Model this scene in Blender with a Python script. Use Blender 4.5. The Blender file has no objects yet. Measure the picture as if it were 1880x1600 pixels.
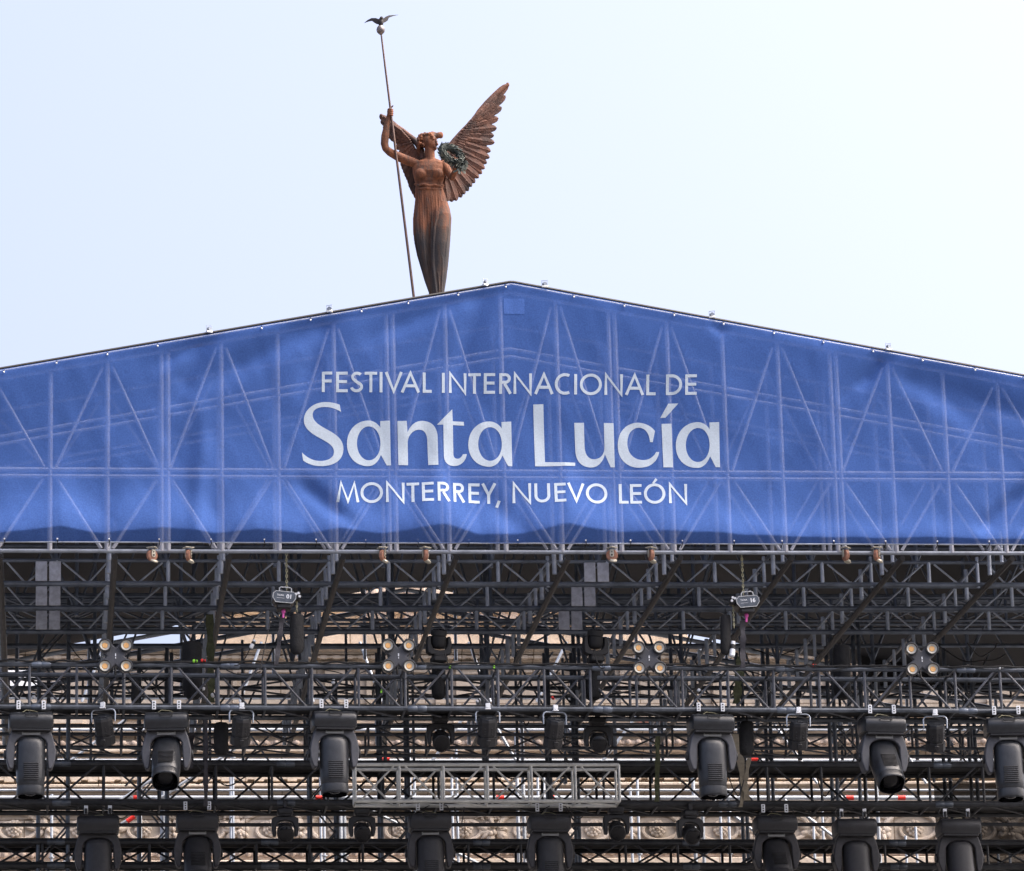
import bpy, bmesh, math, random
from mathutils import Vector, Matrix, noise
R = math.radians
random.seed(7)
SC = bpy.context.scene
COL = SC.collection
# ---------------------------------------------------------------- camera
W_PX, H_PX, F_PX = 1880.0, 1600.0, 7633.0
_d = Vector((-856, -2125, 7633)).normalized()            # stage depth axis seen from the camera
_z = Vector((-690, 27700, 7633)); _z = (_z - _z.dot(_d) * _d).normalized()
_x = _d.cross(_z)
if _x.x < 0: _x = -_x
RIGHT = Vector((_x[0], _d[0], _z[0])); UP = Vector((_x[1], _d[1], _z[1])); FWD = Vector((_x[2], _d[2], _z[2]))
CAM_D = 41.6
CAM = Vector((-CAM_D * FWD.x / FWD.y, -CAM_D, 1.7))
cd = bpy.data.cameras.new("camera"); cam = bpy.data.objects.new("camera", cd); COL.objects.link(cam)
cam.matrix_world = Matrix(((RIGHT.x, UP.x, -FWD.x, CAM.x), (RIGHT.y, UP.y, -FWD.y, CAM.y), (RIGHT.z, UP.z, -FWD.z, CAM.z), (0, 0, 0, 1)))
cd.sensor_fit = 'HORIZONTAL'; cd.sensor_width = 36.0; cd.lens = 36.0 * F_PX / W_PX
cd.clip_start = 1.0; cd.clip_end = 6000.0
SC.camera = cam
# ---------------------------------------------------------------- sky, sun, exposure
SUN_EL, SUN_AZ = 56.0, 97.0     # degrees; azimuth clockwise from the stage depth axis (+Y)
w = bpy.data.worlds.new("World"); SC.world = w; w.use_nodes = True
nt = w.node_tree; bg = nt.nodes["Background"]
sky = nt.nodes.new("ShaderNodeTexSky"); sky.sky_type = 'NISHITA'; sky.sun_disc = False
sky.sun_elevation = R(SUN_EL); sky.sun_rotation = R(SUN_AZ); sky.air_density = 0.5; sky.dust_density = 10.0; sky.ozone_density = 0.9
nt.links.new(sky.outputs[0], bg.inputs[0]); bg.inputs[1].default_value = 0.15
sd = bpy.data.lights.new("sun", 'SUN'); sun = bpy.data.objects.new("sun", sd); COL.objects.link(sun)
sd.energy = 0.5; sd.angle = R(80); sd.color = (1.0, 0.93, 0.85)
_s = Vector((math.sin(R(SUN_AZ)) * math.cos(R(SUN_EL)), math.cos(R(SUN_AZ)) * math.cos(R(SUN_EL)), math.sin(R(SUN_EL))))
sun.rotation_euler = (-_s).to_track_quat('-Z', 'Y').to_euler()
SC.view_settings.view_transform = 'Standard'; SC.view_settings.look = 'None'; SC.view_settings.gamma = 1.0
SC.view_settings.exposure = 1.97
SC.cycles.max_bounces = 8; SC.cycles.transparent_max_bounces = 16
# ---------------------------------------------------------------- helpers
def at(px, py, Y):
    """point of the plane y = Y that the photograph shows at pixel (px, py)"""
    v = RIGHT * ((px - W_PX / 2) / F_PX) + UP * ((H_PX / 2 - py) / F_PX) + FWD
    return CAM + v * ((Y - CAM.y) / v.y)
def tag(o, label=None, cat=None, group=None, kind=None):
    if label: o['label'] = label
    if cat: o['category'] = cat
    if group: o['group'] = group
    if kind: o['kind'] = kind
    return o
def thing(name, label, cat, loc=(0, 0, 0), group=None):
    o = bpy.data.objects.new(name, None); COL.objects.link(o); o.location = loc; o.empty_display_size = 0.1
    return tag(o, label, cat, group)
def pinv(o):
    return Matrix.Translation(-Vector(o.location)) if o.type == 'EMPTY' else Matrix.Identity(4)
def frame(d):
    d = Vector(d).normalized(); u = Vector((0, 0, 1)) if abs(d.z) < 0.9 else Vector((1, 0, 0))
    a = d.cross(u).normalized(); return a, d.cross(a).normalized(), d
class MB:
    def __init__(s): s.v = []; s.f = []; s.M = None
    def add(s, vs, fs):
        b = len(s.v)
        s.v += [tuple(s.M @ Vector(v)) for v in vs] if s.M is not None else [tuple(v) for v in vs]
        s.f += [tuple(i + b for i in f) for f in fs]; return s
    def box(s, c, d, M=None):
        c = Vector(c); x, y, z = d[0] / 2, d[1] / 2, d[2] / 2
        vs = [Vector(p) for p in ((-x,-y,-z),(x,-y,-z),(x,y,-z),(-x,y,-z),(-x,-y,z),(x,-y,z),(x,y,z),(-x,y,z))]
        vs = [(M @ v if M else v) + c for v in vs]
        return s.add(vs, [(0,3,2,1),(4,5,6,7),(0,1,5,4),(1,2,6,5),(2,3,7,6),(3,0,4,7)])
    def rbox(s, c, d, b=0.01):
        """box with chamfered edges"""
        c = Vector(c); h = [q / 2 for q in d]; b = min(b, *(q * 0.45 for q in h)); vs = []; idx = {}
        for sx in (-1, 1):
            for sy in (-1, 1):
                for sz in (-1, 1):
                    for k in range(3):
                        p = [sx * (h[0] - (b if k != 0 else 0)), sy * (h[1] - (b if k != 1 else 0)), sz * (h[2] - (b if k != 2 else 0))]
                        idx[(sx, sy, sz, k)] = len(vs); vs.append(Vector(p) + c)
        bm = bmesh.new(); bv = [bm.verts.new(v) for v in vs]
        r = bmesh.ops.convex_hull(bm, input=bv); bm.verts.index_update()
        bm.verts.ensure_lookup_table()
        fs = [tuple(v.index for v in f.verts) for f in bm.faces]; vv = [v.co.copy() for v in bm.verts]; bm.free()
        return s.add(vv, fs)
    def tube(s, p, q, r, n=8, cap=True, r2=None):
        p = Vector(p); q = Vector(q); a, b, d = frame(q - p); r2 = r if r2 is None else r2
        vs = []
        for c, rr in ((p, r), (q, r2)):
            for i in range(n):
                t = 2 * math.pi * i / n; vs.append(c + a * rr * math.cos(t) + b * rr * math.sin(t))
        fs = [(i, (i + 1) % n, n + (i + 1) % n, n + i) for i in range(n)]
        if cap: fs += [tuple(range(n))[::-1], tuple(range(n, 2 * n))]
        return s.add(vs, fs)
    def path(s, pts, rad, n=6, closed=False):
        pts = [Vector(p) for p in pts]; m = len(pts); rad = rad if isinstance(rad, (list, tuple)) else [rad] * m
        vs = []; pa = None
        for i, p in enumerate(pts):
            if closed: d = pts[(i + 1) % m] - pts[i - 1]
            else: d = pts[min(i + 1, m - 1)] - pts[max(i - 1, 0)]
            d = d.normalized() if d.length > 1e-9 else Vector((0, 0, 1))
            if pa is None: a, b, _ = frame(d)
            else:
                a = (pa - d * pa.dot(d)); a = a.normalized() if a.length > 1e-6 else frame(d)[0]; b = d.cross(a)
            pa = a
            for k in range(n):
                t = 2 * math.pi * k / n; vs.append(p + (a * math.cos(t) + b * math.sin(t)) * rad[i])
        fs = []
        for i in range(m if closed else m - 1):
            j = (i + 1) % m
            for k in range(n): fs.append((i*n+k, i*n+(k+1) % n, j*n+(k+1) % n, j*n+k))
        if not closed: fs += [tuple(range(n))[::-1], tuple(range((m-1)*n, m*n))]
        return s.add(vs, fs)
    def lathe(s, prof, n=20, c=(0, 0, 0), axis=(0, 0, 1), sx=1, sy=1, cap=True):
        """prof = [(radius, height along axis)]"""
        c = Vector(c); a, b, d = frame(axis); vs = []
        for r, h in prof:
            for i in range(n):
                t = 2 * math.pi * i / n; vs.append(c + d * h + a * (r * sx * math.cos(t)) + b * (r * sy * math.sin(t)))
        fs = []
        for k in range(len(prof) - 1):
            for i in range(n): fs.append((k*n+i, k*n+(i+1) % n, (k+1)*n+(i+1) % n, (k+1)*n+i))
        if cap: fs += [tuple(range(n))[::-1], tuple(range((len(prof)-1)*n, len(prof)*n))]
        return s.add(vs, fs)
    def ball(s, c, r, n=10, m=7, M=None):
        r = r if isinstance(r, (tuple, list)) else (r, r, r); c = Vector(c); vs = [Vector((0, 0, -r[2]))]
        for j in range(1, m):
            p = math.pi * j / m - math.pi / 2
            for i in range(n):
                t = 2 * math.pi * i / n; vs.append(Vector((r[0]*math.cos(p)*math.cos(t), r[1]*math.cos(p)*math.sin(t), r[2]*math.sin(p))))
        vs.append(Vector((0, 0, r[2]))); vs = [(M @ v if M else v) + c for v in vs]; e = len(vs) - 1
        fs = [(0, 1 + (i+1) % n, 1 + i) for i in range(n)] + [(e, e-n+i, e-n+(i+1) % n) for i in range(n)]
        for j in range(m - 2):
            for i in range(n): fs.append((1+j*n+i, 1+j*n+(i+1) % n, 1+(j+1)*n+(i+1) % n, 1+(j+1)*n+i))
        return s.add(vs, fs)
    def prism(s, poly, y0, y1, plane='xz'):
        """polygon in (x, z) extruded from y0 to y1"""
        n = len(poly)
        if plane == 'xz': vs = [(p[0], y0, p[1]) for p in poly] + [(p[0], y1, p[1]) for p in poly]
        elif plane == 'yz': vs = [(y0, p[0], p[1]) for p in poly] + [(y1, p[0], p[1]) for p in poly]
        else: vs = [(p[0], p[1], y0) for p in poly] + [(p[0], p[1], y1) for p in poly]
        return s.add(vs, [tuple(range(n)), tuple(range(2*n-1, n-1, -1))] + [(i, n+i, n+(i+1) % n, (i+1) % n) for i in range(n)])
    def mesh(s, name, smooth=True):
        me = bpy.data.meshes.new(name); me.from_pydata([tuple(v) for v in s.v], [], s.f)
        bm = bmesh.new(); bm.from_mesh(me); bmesh.ops.recalc_face_normals(bm, faces=bm.faces); bm.to_mesh(me); bm.free()
        if smooth:
            me.shade_smooth()
            try: me.set_sharp_from_angle(angle=R(38))
            except Exception: pass
        return me
    def build(s, name, mat, parent=None, smooth=True):
        me = s.mesh(name, smooth)
        o = bpy.data.objects.new(name, me); COL.objects.link(o)
        for m in (mat if isinstance(mat, (list, tuple)) else [mat]): me.materials.append(m)
        if parent is not None:
            o.parent = parent; o.matrix_parent_inverse = pinv(parent)
        return o
def copy_tree(o, parent=None):
    c = o.copy(); COL.objects.link(c)
    if parent is not None: c.parent = parent
    for ch in list(o.children): copy_tree(ch, c)
    return c
def child(o, name):
    return [c for c in o.children if c.name.split('.')[0] == name]
# ---------------------------------------------------------------- materials
def mat(name, col, rough=0.5, metal=0.0, var=0.12, scale=6.0, bump=0.0, bscale=60.0, spec=0.5, col2=None):
    m = bpy.data.materials.new(name); m.use_nodes = True; t = m.node_tree; b = t.nodes["Principled BSDF"]
    b.inputs["Roughness"].default_value = rough; b.inputs["Metallic"].default_value = metal
    b.inputs["Specular IOR Level"].default_value = spec
    tc = t.nodes.new("ShaderNodeTexCoord"); n = t.nodes.new("ShaderNodeTexNoise"); n.inputs["Scale"].default_value = scale
    n.inputs["Detail"].default_value = 6; n.inputs["Roughness"].default_value = 0.65
    t.links.new(tc.outputs["Object"], n.inputs["Vector"])
    r = t.nodes.new("ShaderNodeValToRGB"); t.links.new(n.outputs["Fac"], r.inputs[0])
    c2 = col2 or tuple(min(1, c * (1 + var)) for c in col); c1 = col if col2 else tuple(c * (1 - var) for c in col)
    r.color_ramp.elements[0].position = 0.35; r.color_ramp.elements[1].position = 0.65
    r.color_ramp.elements[0].color = (*c1, 1); r.color_ramp.elements[1].color = (*c2, 1)
    t.links.new(r.outputs[0], b.inputs["Base Color"])
    if bump:
        n2 = t.nodes.new("ShaderNodeTexNoise"); n2.inputs["Scale"].default_value = bscale; n2.inputs["Detail"].default_value = 5
        t.links.new(tc.outputs["Object"], n2.inputs["Vector"])
        bp = t.nodes.new("ShaderNodeBump"); bp.inputs["Strength"].default_value = bump; bp.inputs["Distance"].default_value = 0.02
        t.links.new(n2.outputs["Fac"], bp.inputs["Height"]); t.links.new(bp.outputs[0], b.inputs["Normal"])
    return m
ALU = mat("weathered_aluminium", (0.37, 0.41, 0.47), 0.33, 0.4, 0.22, 5)
ALU_DARK = mat("dark_aluminium", (0.155, 0.18, 0.22), 0.34, 0.4, 0.3, 5)  # aluminium colour darkened to stand for shade on the tubes
ALU_BRIGHT = mat("bright_aluminium", (0.60, 0.60, 0.56), 0.36, 0.3, 0.15, 9)
GALV = mat("galvanised_steel", (0.40, 0.44, 0.49), 0.38, 0.25, 0.15, 8)
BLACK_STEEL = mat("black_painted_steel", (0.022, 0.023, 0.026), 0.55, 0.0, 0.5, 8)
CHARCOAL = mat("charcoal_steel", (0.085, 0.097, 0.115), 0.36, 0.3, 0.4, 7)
PLATE = mat("grey_plate", (0.60, 0.62, 0.68), 0.5, 0.1, 0.2, 14)
BODY = mat("lamp_body_black", (0.019, 0.021, 0.025), 0.3, 0.0, 0.25, 18, 0.12, 180)
BODY_DARK = mat("lamp_body_dark", (0.017, 0.017, 0.019), 0.5, 0.0, 0.3, 18)
YOKE = mat("lamp_yoke_grey", (0.060, 0.062, 0.072), 0.5, 0.0, 0.15, 18, 0.1, 220)
BADGE = mat("badge_grey", (0.30, 0.31, 0.31), 0.5)
WHITE = mat("white_metal", (0.78, 0.80, 0.82), 0.4, 0.0, 0.06)
POST = mat("lit_post_aluminium", (0.52, 0.57, 0.64), 0.38, 0.3, 0.2, 7)  # aluminium brightened, front light on the posts put into the colour
RIM = mat("worn_white_rim", (0.5, 0.52, 0.53), 0.5, 0.0, 0.2, 40)
RUBBER = mat("black_rubber", (0.012, 0.012, 0.013), 0.65)
GLASS = mat("lens_glass", (0.006, 0.006, 0.008), 0.18, 0.0, 0.1, spec=0.35)
REFLECT = mat("reflector_silver", (0.62, 0.62, 0.56), 0.4, 0.1)
PHOSPHOR = mat("led_phosphor", (0.90, 0.50, 0.19), 0.5, 0.0, 0.1, 60)
RED = mat("red_cap", (0.75, 0.03, 0.02), 0.4)
GREEN = mat("green_tape", (0.30, 0.75, 0.05), 0.5)
PINK = mat("pink_sling", (0.65, 0.10, 0.38), 0.6)
CASTER_WHEEL = mat("caster_tan", (0.42, 0.20, 0.13), 0.55, 0, 0.25, 30)
CASTER_FORK = mat("zinc_cream", (0.66, 0.62, 0.50), 0.4, 0.3, 0.15, 30)
CLOTH_BLACK = mat("black_cloth", (0.014, 0.014, 0.015), 0.9, 0, 0.3, 12, 0.4, 40)
SLING = mat("olive_webbing", (0.055, 0.06, 0.028), 0.9, 0, 0.35, 25, 0.3, 90)
BEIGE_SLING = mat("beige_webbing", (0.22, 0.19, 0.14), 0.9, 0, 0.2, 25)
CHAIN = mat("chain_zinc", (0.36, 0.34, 0.22), 0.45, 0.4)
STONE = mat("cantera_stone", (0.47, 0.395, 0.31), 0.9, 0, 0.2, 2.2, 0.6, 22, col2=(0.66, 0.57, 0.475))
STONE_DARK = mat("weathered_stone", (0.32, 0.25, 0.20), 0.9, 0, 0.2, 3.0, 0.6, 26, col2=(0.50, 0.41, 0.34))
def add_courses(m, bw, rh):
    """thin darker joints between squared blocks"""
    t = m.node_tree; p = t.nodes["Principled BSDF"]; src = p.inputs["Base Color"].links[0].from_socket; tc = t.nodes.new("ShaderNodeTexCoord")
    sx = t.nodes.new("ShaderNodeSeparateXYZ"); cx = t.nodes.new("ShaderNodeCombineXYZ"); t.links.new(tc.outputs["Object"], sx.inputs[0]); t.links.new(sx.outputs[0], cx.inputs[0]); t.links.new(sx.outputs[2], cx.inputs[1])
    b = t.nodes.new("ShaderNodeTexBrick"); b.inputs["Scale"].default_value = 1.0; b.inputs["Brick Width"].default_value = bw; b.inputs["Row Height"].default_value = rh; b.inputs["Mortar Size"].default_value = .012; b.inputs["Mortar Smooth"].default_value = .3
    b.inputs["Color1"].default_value = (1, 1, 1, 1); b.inputs["Color2"].default_value = (.82, .80, .77, 1); b.inputs["Mortar"].default_value = (.42, .38, .34, 1); t.links.new(cx.outputs[0], b.inputs["Vector"])
    mx = t.nodes.new("ShaderNodeMix"); mx.data_type = 'RGBA'; mx.blend_type = 'MULTIPLY'; mx.inputs[0].default_value = 1.0; t.links.new(src, mx.inputs[6]); t.links.new(b.outputs[0], mx.inputs[7]); t.links.new(mx.outputs[2], p.inputs["Base Color"])
add_courses(STONE, 1.15, .46)
BRICK = mat("exposed_brick", (0.30, 0.10, 0.06), 0.9, 0, 0.2, 5.0, 0.6, 30, col2=(0.50, 0.30, 0.24))
ROOF_SKIN = mat("roof_tarpaulin", (0.015, 0.016, 0.020), 0.8, 0, 0.3, 0.8)
BIRD_MAT = mat("bird_feathers", (0.016, 0.013, 0.016), 0.7, 0, 0.4, 30)
# ---------------------------------------------------------------- ground
g = MB(); g.add([(-900, -300, 0), (900, -300, 0), (900, 1500, 0), (-900, 1500, 0)], [(0, 1, 2, 3)])
tag(g.build("ground", mat("plaza_paving", (0.05, 0.05, 0.052), 0.9, 0, 0.2, 0.4)), kind='structure')
g = MB(); g.box((0, 6, 0.9), (24, 11, 1.8))
tag(g.build("stage_floor", mat("stage_deck_black", (0.03, 0.03, 0.03), 0.7)), "black stage deck far below the lighting rig", "stage")
# ---------------------------------------------------------------- common levels
ZC = at(633, 1003, 0).z                     # underside of the roof grid
def z_of(py, Y, px=940): return at(px, py, Y).z
APEX = at(938, 521, 0.0)
SL_L = (APEX.z - at(0, 680, 0).z) / (APEX.x - at(0, 680, 0).x)
SL_R = (APEX.z - at(1880, 693, 0).z) / (at(1880, 693, 0).x - APEX.x)
def gable_z(x): return APEX.z - (SL_L * (APEX.x - x) if x < APEX.x else SL_R * (x - APEX.x))
XL, XR = at(-130, 900, 0).x, at(2010, 900, 0).x
# ---------------------------------------------------------------- banner
YB = -0.14
Z_HEM = at(940, 998, YB).z
def fbm(x, y, z=0.0): return noise.noise(Vector((x, y, z)))
SCALLOP = [(-40,.6),(0,.75),(112,1.25),(190,.7),(300,1.2),(395,.75),(470,1.1),(560,.7),(627,1.15),(700,.75),(815,1.5),(880,.7),(960,.75),(1042,1.6),(1130,.95),(1250,1.05),(1360,.8),(1480,.6),(1600,.5),(1720,.6),(1800,.45),(1960,.5)]
def scal(x):
    for (a, va), (b, vb) in zip(SCALLOP, SCALLOP[1:]):
        xa, xb = at(a, 980, YB).x, at(b, 980, YB).x
        if xa <= x <= xb:
            t = (x - xa) / (xb - xa); return va + (vb - va) * t
    return 0.7
CREASES = [  # (px0, py0, px1, py1, width m, depth m) soft pulled folds running off the edge clamps
    (384, 612, 330, 720, .16, .050), (384, 612, 300, 665, .12, .045), (605, 580, 400, 690, .20, .060), (605, 582, 560, 700, .15, .035),
    (893, 530, 840, 680, .16, .040), (893, 528, 700, 610, .16, .040), (1310, 592, 1330, 610, .10, .03), (1629, 650, 1590, 700, .10, .06), (1629, 650, 1560, 720, .14, .03),
    (1700, 690, 1880, 760, .20, .05), (1660, 690, 1790, 760, .18, .04), (360, 1000, 372, 790, .14, -.035), (250, 900, 380, 780, .22, .03), (205, 960, 300, 830, .2, -.03),
    (560, 890, 640, 960, .14, .05), (1810, 965, 1880, 900, .12, .06), (700, 960, 760, 760, .2, -.03), (780, 950, 830, 700, .2, -.03), (880, 900, 960, 980, .18, .03), (1370, 960, 1480, 830, .25, .03)]
_cr = [(at(a, b, YB), at(c, d, YB), w_, h_) for a, b, c, d, w_, h_ in CREASES]
def disp(x, z):
    """how far the cloth stands off its plane (negative = towards the viewer)"""
    top = gable_z(x) - 0.03; H = top - Z_HEM; s = max(0.0, z - Z_HEM); t = max(0.0, min(1.0, s / H))
    d = 0.06 * max(0.0, math.sin(math.pi * t)) ** 1.2
    d += 0.035 * fbm(x * 0.55, z * 0.8 + x * 0.25, 3.1) + 0.018 * fbm(x * 1.5 + z * 0.9, z * 0.7 - x * 0.25, 8.2)
    d += 0.009 * fbm(x * 3.6 + z, z * 1.3 - x * .4, 1.7) + 0.005 * fbm(x * 7 + z * 3, z * 3.0 - x * 2, 5.7)
    for p, q, wd, h in _cr:
        vx, vz = q.x - p.x, q.z - p.z; L2 = vx * vx + vz * vz
        u = ((x - p.x) * vx + (z - p.z) * vz) / L2
        if -0.25 < u < 1.3:
            e = abs((x - p.x) * vz - (z - p.z) * vx) / math.sqrt(L2)
            fade = max(0.0, min(1.0, (u + 0.25) / 0.35)) * max(0.0, min(1.0, (1.3 - u) / 0.5))
            d += 1.0 * h * math.exp(-(e / wd) ** 2 * 2.2) * fade
    k = 0.115 * scal(x) + 0.012 * fbm(x * 3.1, 0, 4.4)
    if s < k * 7:                                           # the slack foot of the cloth rolls under to its ties
        u = s / k
        if u <= 1.0: f = -0.085 * scal(x) * (u ** 0.9)
        else: f = -0.085 * scal(x) * math.exp(-((u - 1) / 2.6) ** 2)
        d += f
    edge = min(1.0, (top - z) / 0.10)
    return d * max(0.0, edge) if edge < 1 else d
NX, NZ = 420, 120
b = MB(); vs = []
for j in range(NZ + 1):
    for i in range(NX + 1):
        x = XL + (XR - XL) * i / NX; top = gable_z(x) - 0.035
        u = j / NZ; u = u ** 1.35                              # finer rows near the foot
        hem = Z_HEM + 0.004 * math.sin(x * 10.6)
        z = hem + (top - hem) * u
        vs.append((x, YB + disp(x, z), z))
b.add(vs, [(j*(NX+1)+i, j*(NX+1)+i+1, (j+1)*(NX+1)+i+1, (j+1)*(NX+1)+i) for j in range(NZ) for i in range(NX)])
def mesh_cloth(name, col, clear, trans, gr=.14):
    m = bpy.data.materials.new(name); m.use_nodes = True; t = m.node_tree; p = t.nodes["Principled BSDF"]; out = t.nodes["Material Output"]
    tc = t.nodes.new("ShaderNodeTexCoord"); n = t.nodes.new("ShaderNodeTexNoise"); n.inputs["Scale"].default_value = 70; n.inputs["Detail"].default_value = 2
    t.links.new(tc.outputs["Object"], n.inputs["Vector"]); r = t.nodes.new("ShaderNodeValToRGB"); t.links.new(n.outputs["Fac"], r.inputs[0])
    r.color_ramp.elements[0].position = 0.35; r.color_ramp.elements[1].position = 0.65
    r.color_ramp.elements[0].color = (*[c * (1 - gr) for c in col], 1); r.color_ramp.elements[1].color = (*[c * (1 + gr) for c in col], 1)
    t.links.new(r.outputs[0], p.inputs["Base Color"]); p.inputs["Roughness"].default_value = 0.85; p.inputs["Specular IOR Level"].default_value = 0.12
    tl = t.nodes.new("ShaderNodeBsdfTranslucent"); tl.inputs[0].default_value = (*col, 1); m1 = t.nodes.new("ShaderNodeMixShader"); m1.inputs[0].default_value = trans
    tr = t.nodes.new("ShaderNodeBsdfTransparent"); m2 = t.nodes.new("ShaderNodeMixShader"); m2.inputs[0].default_value = clear
    t.links.new(p.outputs[0], m1.inputs[1]); t.links.new(tl.outputs[0], m1.inputs[2])
    t.links.new(m1.outputs[0], m2.inputs[1]); t.links.new(tr.outputs[0], m2.inputs[2]); t.links.new(m2.outputs[0], out.inputs[0])
    return m
BLUE = mesh_cloth("blue_mesh_vinyl", (0.066, 0.146, 0.44), 0.28, 0.16)
INK = mesh_cloth("pale_print_ink", (0.48, 0.56, 0.64), 0.12, 0.10, .07)
banner = b.build("festival_banner", BLUE)
tag(banner, "wide blue mesh festival banner stretched across the gable of the stage roof", "banner")
# ---- lettering: strokes of the two capital lines
def arc(cx, cy, rx, ry, a0, a1, n=22):
    return [(cx + rx * math.cos(R(a0 + (a1 - a0) * i / n)), cy + ry * math.sin(R(a0 + (a1 - a0) * i / n))) for i in range(n + 1)]
def glyph(ch, w, h, s):
    k = s / 2; L = k; Rr = w - k; T = h - k; B = k
    if ch == 'F': return [[(L,0),(L,h)], [(L,T),(w,T)], [(L,h*.54),(w*.95,h*.54)]]
    if ch == 'E': return [[(L,0),(L,h)], [(L,T),(w,T)], [(L,h*.52),(w*.95,h*.52)], [(L,B),(w,B)]]
    if ch == 'L': return [[(L,0),(L,h)], [(L,B),(w,B)]]
    if ch == 'I': return [[(w/2,0),(w/2,h)]]
    if ch == 'T': return [[(w/2,0),(w/2,h)], [(0,T),(w,T)]]
    if ch == 'V': return [[(k*.9,h),(w/2,k*.7),(w-k*.9,h)]]
    if ch == 'A': return [[(k*.9,0),(w/2,h-k*.5),(w-k*.9,0)], [(w*.24,h*.33),(w*.76,h*.33)]]
    if ch == 'N': return [[(L,0),(L,h*.99),(Rr,h*.01),(Rr,h)]]
    if ch == 'M': return [[(L,0),(w*.21,h*.98),(w/2,h*.02),(w*.79,h*.98),(Rr,0)]]
    if ch == 'Y': return [[(w/2,0),(w/2,h*.46)], [(k*.9,h),(w/2,h*.44),(w-k*.9,h)]]
    if ch == 'O': return [arc(w/2, h/2, w/2-k, h/2-k+1, 0, 360, 44)]
    if ch == 'C': return [arc(w*.62, h/2, w*.62-k, h/2-k+1, 62, 298, 34)]
    if ch == 'D': return [[(L,0),(L,h)], [(L,T),(w*.36,T)] + arc(w*.36, h/2, w*.64-k, h/2-k, 90, -90, 26) + [(L,B)]]
    if ch == 'R': return [[(L,0),(L,h)], [(L,T),(w*.48,T)] + arc(w*.48, h*.745, w*.40-k, h*.255-k, 90, -90, 16) + [(L,h*.49+k)], [(w*.42,h*.49),(w-k*1.2,0)]]
    if ch == 'U': return [[(L,h),(L,h*.36)] + arc(w/2, h*.36, w/2-k, h*.36-k, 180, 360, 22) + [(Rr,h)]]
    if ch == 'S': return [arc(w*.52, h*.745, w*.37-k*.4, h*.255-k, 38, 225, 18) + [(w*.42,h*.535)] + arc(w*.48, h*.265, w*.47-k, h*.265-k, 62, -172, 22)]
    if ch == ',': return [[(w*.75,h*.14),(w*.2,-h*.2)]]
def ribbon(pts, s):
    """flat mitred ribbon along a polyline"""
    pts = [q for i, q in enumerate(pts) if i == 0 or (q[0] - pts[i-1][0]) ** 2 + (q[1] - pts[i-1][1]) ** 2 > 1e-4]
    m = len(pts); out = []; closed = (Vector((*pts[0], 0)) - Vector((*pts[-1], 0))).length < 1e-6
    if closed: pts = pts[:-1]; m -= 1
    for i in range(m):
        p = Vector(pts[i]); a = Vector(pts[i-1]) if (i > 0 or closed) else None; c = Vector(pts[(i+1) % m]) if (i < m-1 or closed) else None
        d0 = (p - a).normalized() if a is not None else None; d1 = (c - p).normalized() if c is not None else None
        if d0 is None: d0 = d1
        if d1 is None: d1 = d0
        n0 = Vector((-d0.y, d0.x)); n1 = Vector((-d1.y, d1.x)); n = n0 + n1
        n = n.normalized() if n.length > 1e-6 else n0
        k = min(2.0, 1 / max(0.2, n.dot(n0)))
        out.append((p + n * s/2 * k, p - n * s/2 * k))
    return out, closed
LINE1 = [(540, "F235 322 E355 452 S472 587 T595 700 I720 746 V765 915 A900 1062 L1085 1160 I1245 1272 N1305 1455 T1470 1575 E1600 1695 R1730 1840"),
         (930, "N62 218 A237 400 C410 550 I573 600 O622 808 N830 985 A1003 1165 L1183 1262 D1347 1482 E1508 1605")]
LINE3 = [(540, "M355 550 O560 748 N772 932 T948 1053 E1075 1173 R1205 1318 R1340 1445 E1470 1565 Y1580 1705 ,1700 1740"),
         (930, "N52 210 U237 368 E403 498 V510 660 O670 853 L950 1030 E1045 1142 O1160 1340 N1368 1525")]
def cut_grid(me, step=0.03):
    bm = bmesh.new(); bm.from_mesh(me)
    xs = [v.co.x for v in bm.verts]; zs = [v.co.z for v in bm.verts]
    x = math.floor(min(xs) / step) * step
    while x < max(xs):
        bmesh.ops.bisect_plane(bm, geom=bm.verts[:] + bm.edges[:] + bm.faces[:], plane_co=(x, 0, 0), plane_no=(1, 0, 0)); x += step
    z = math.floor(min(zs) / step) * step
    while z < max(zs):
        bmesh.ops.bisect_plane(bm, geom=bm.verts[:] + bm.edges[:] + bm.faces[:], plane_co=(0, 0, z), plane_no=(0, 0, 1)); z += step
    for v in bm.verts: v.co.y = YB + disp(v.co.x, v.co.z) + (v.co.y - YB) - 0.003
    bm.to_mesh(me); bm.free()
def put_lettering(mb, label):
    me = bpy.data.meshes.new("lettering"); me.from_pydata(mb.v, [], mb.f); cut_grid(me); me.materials.append(INK)
    o = bpy.data.objects.new("lettering", me); COL.objects.link(o); o.parent = banner; o['label'] = label
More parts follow.
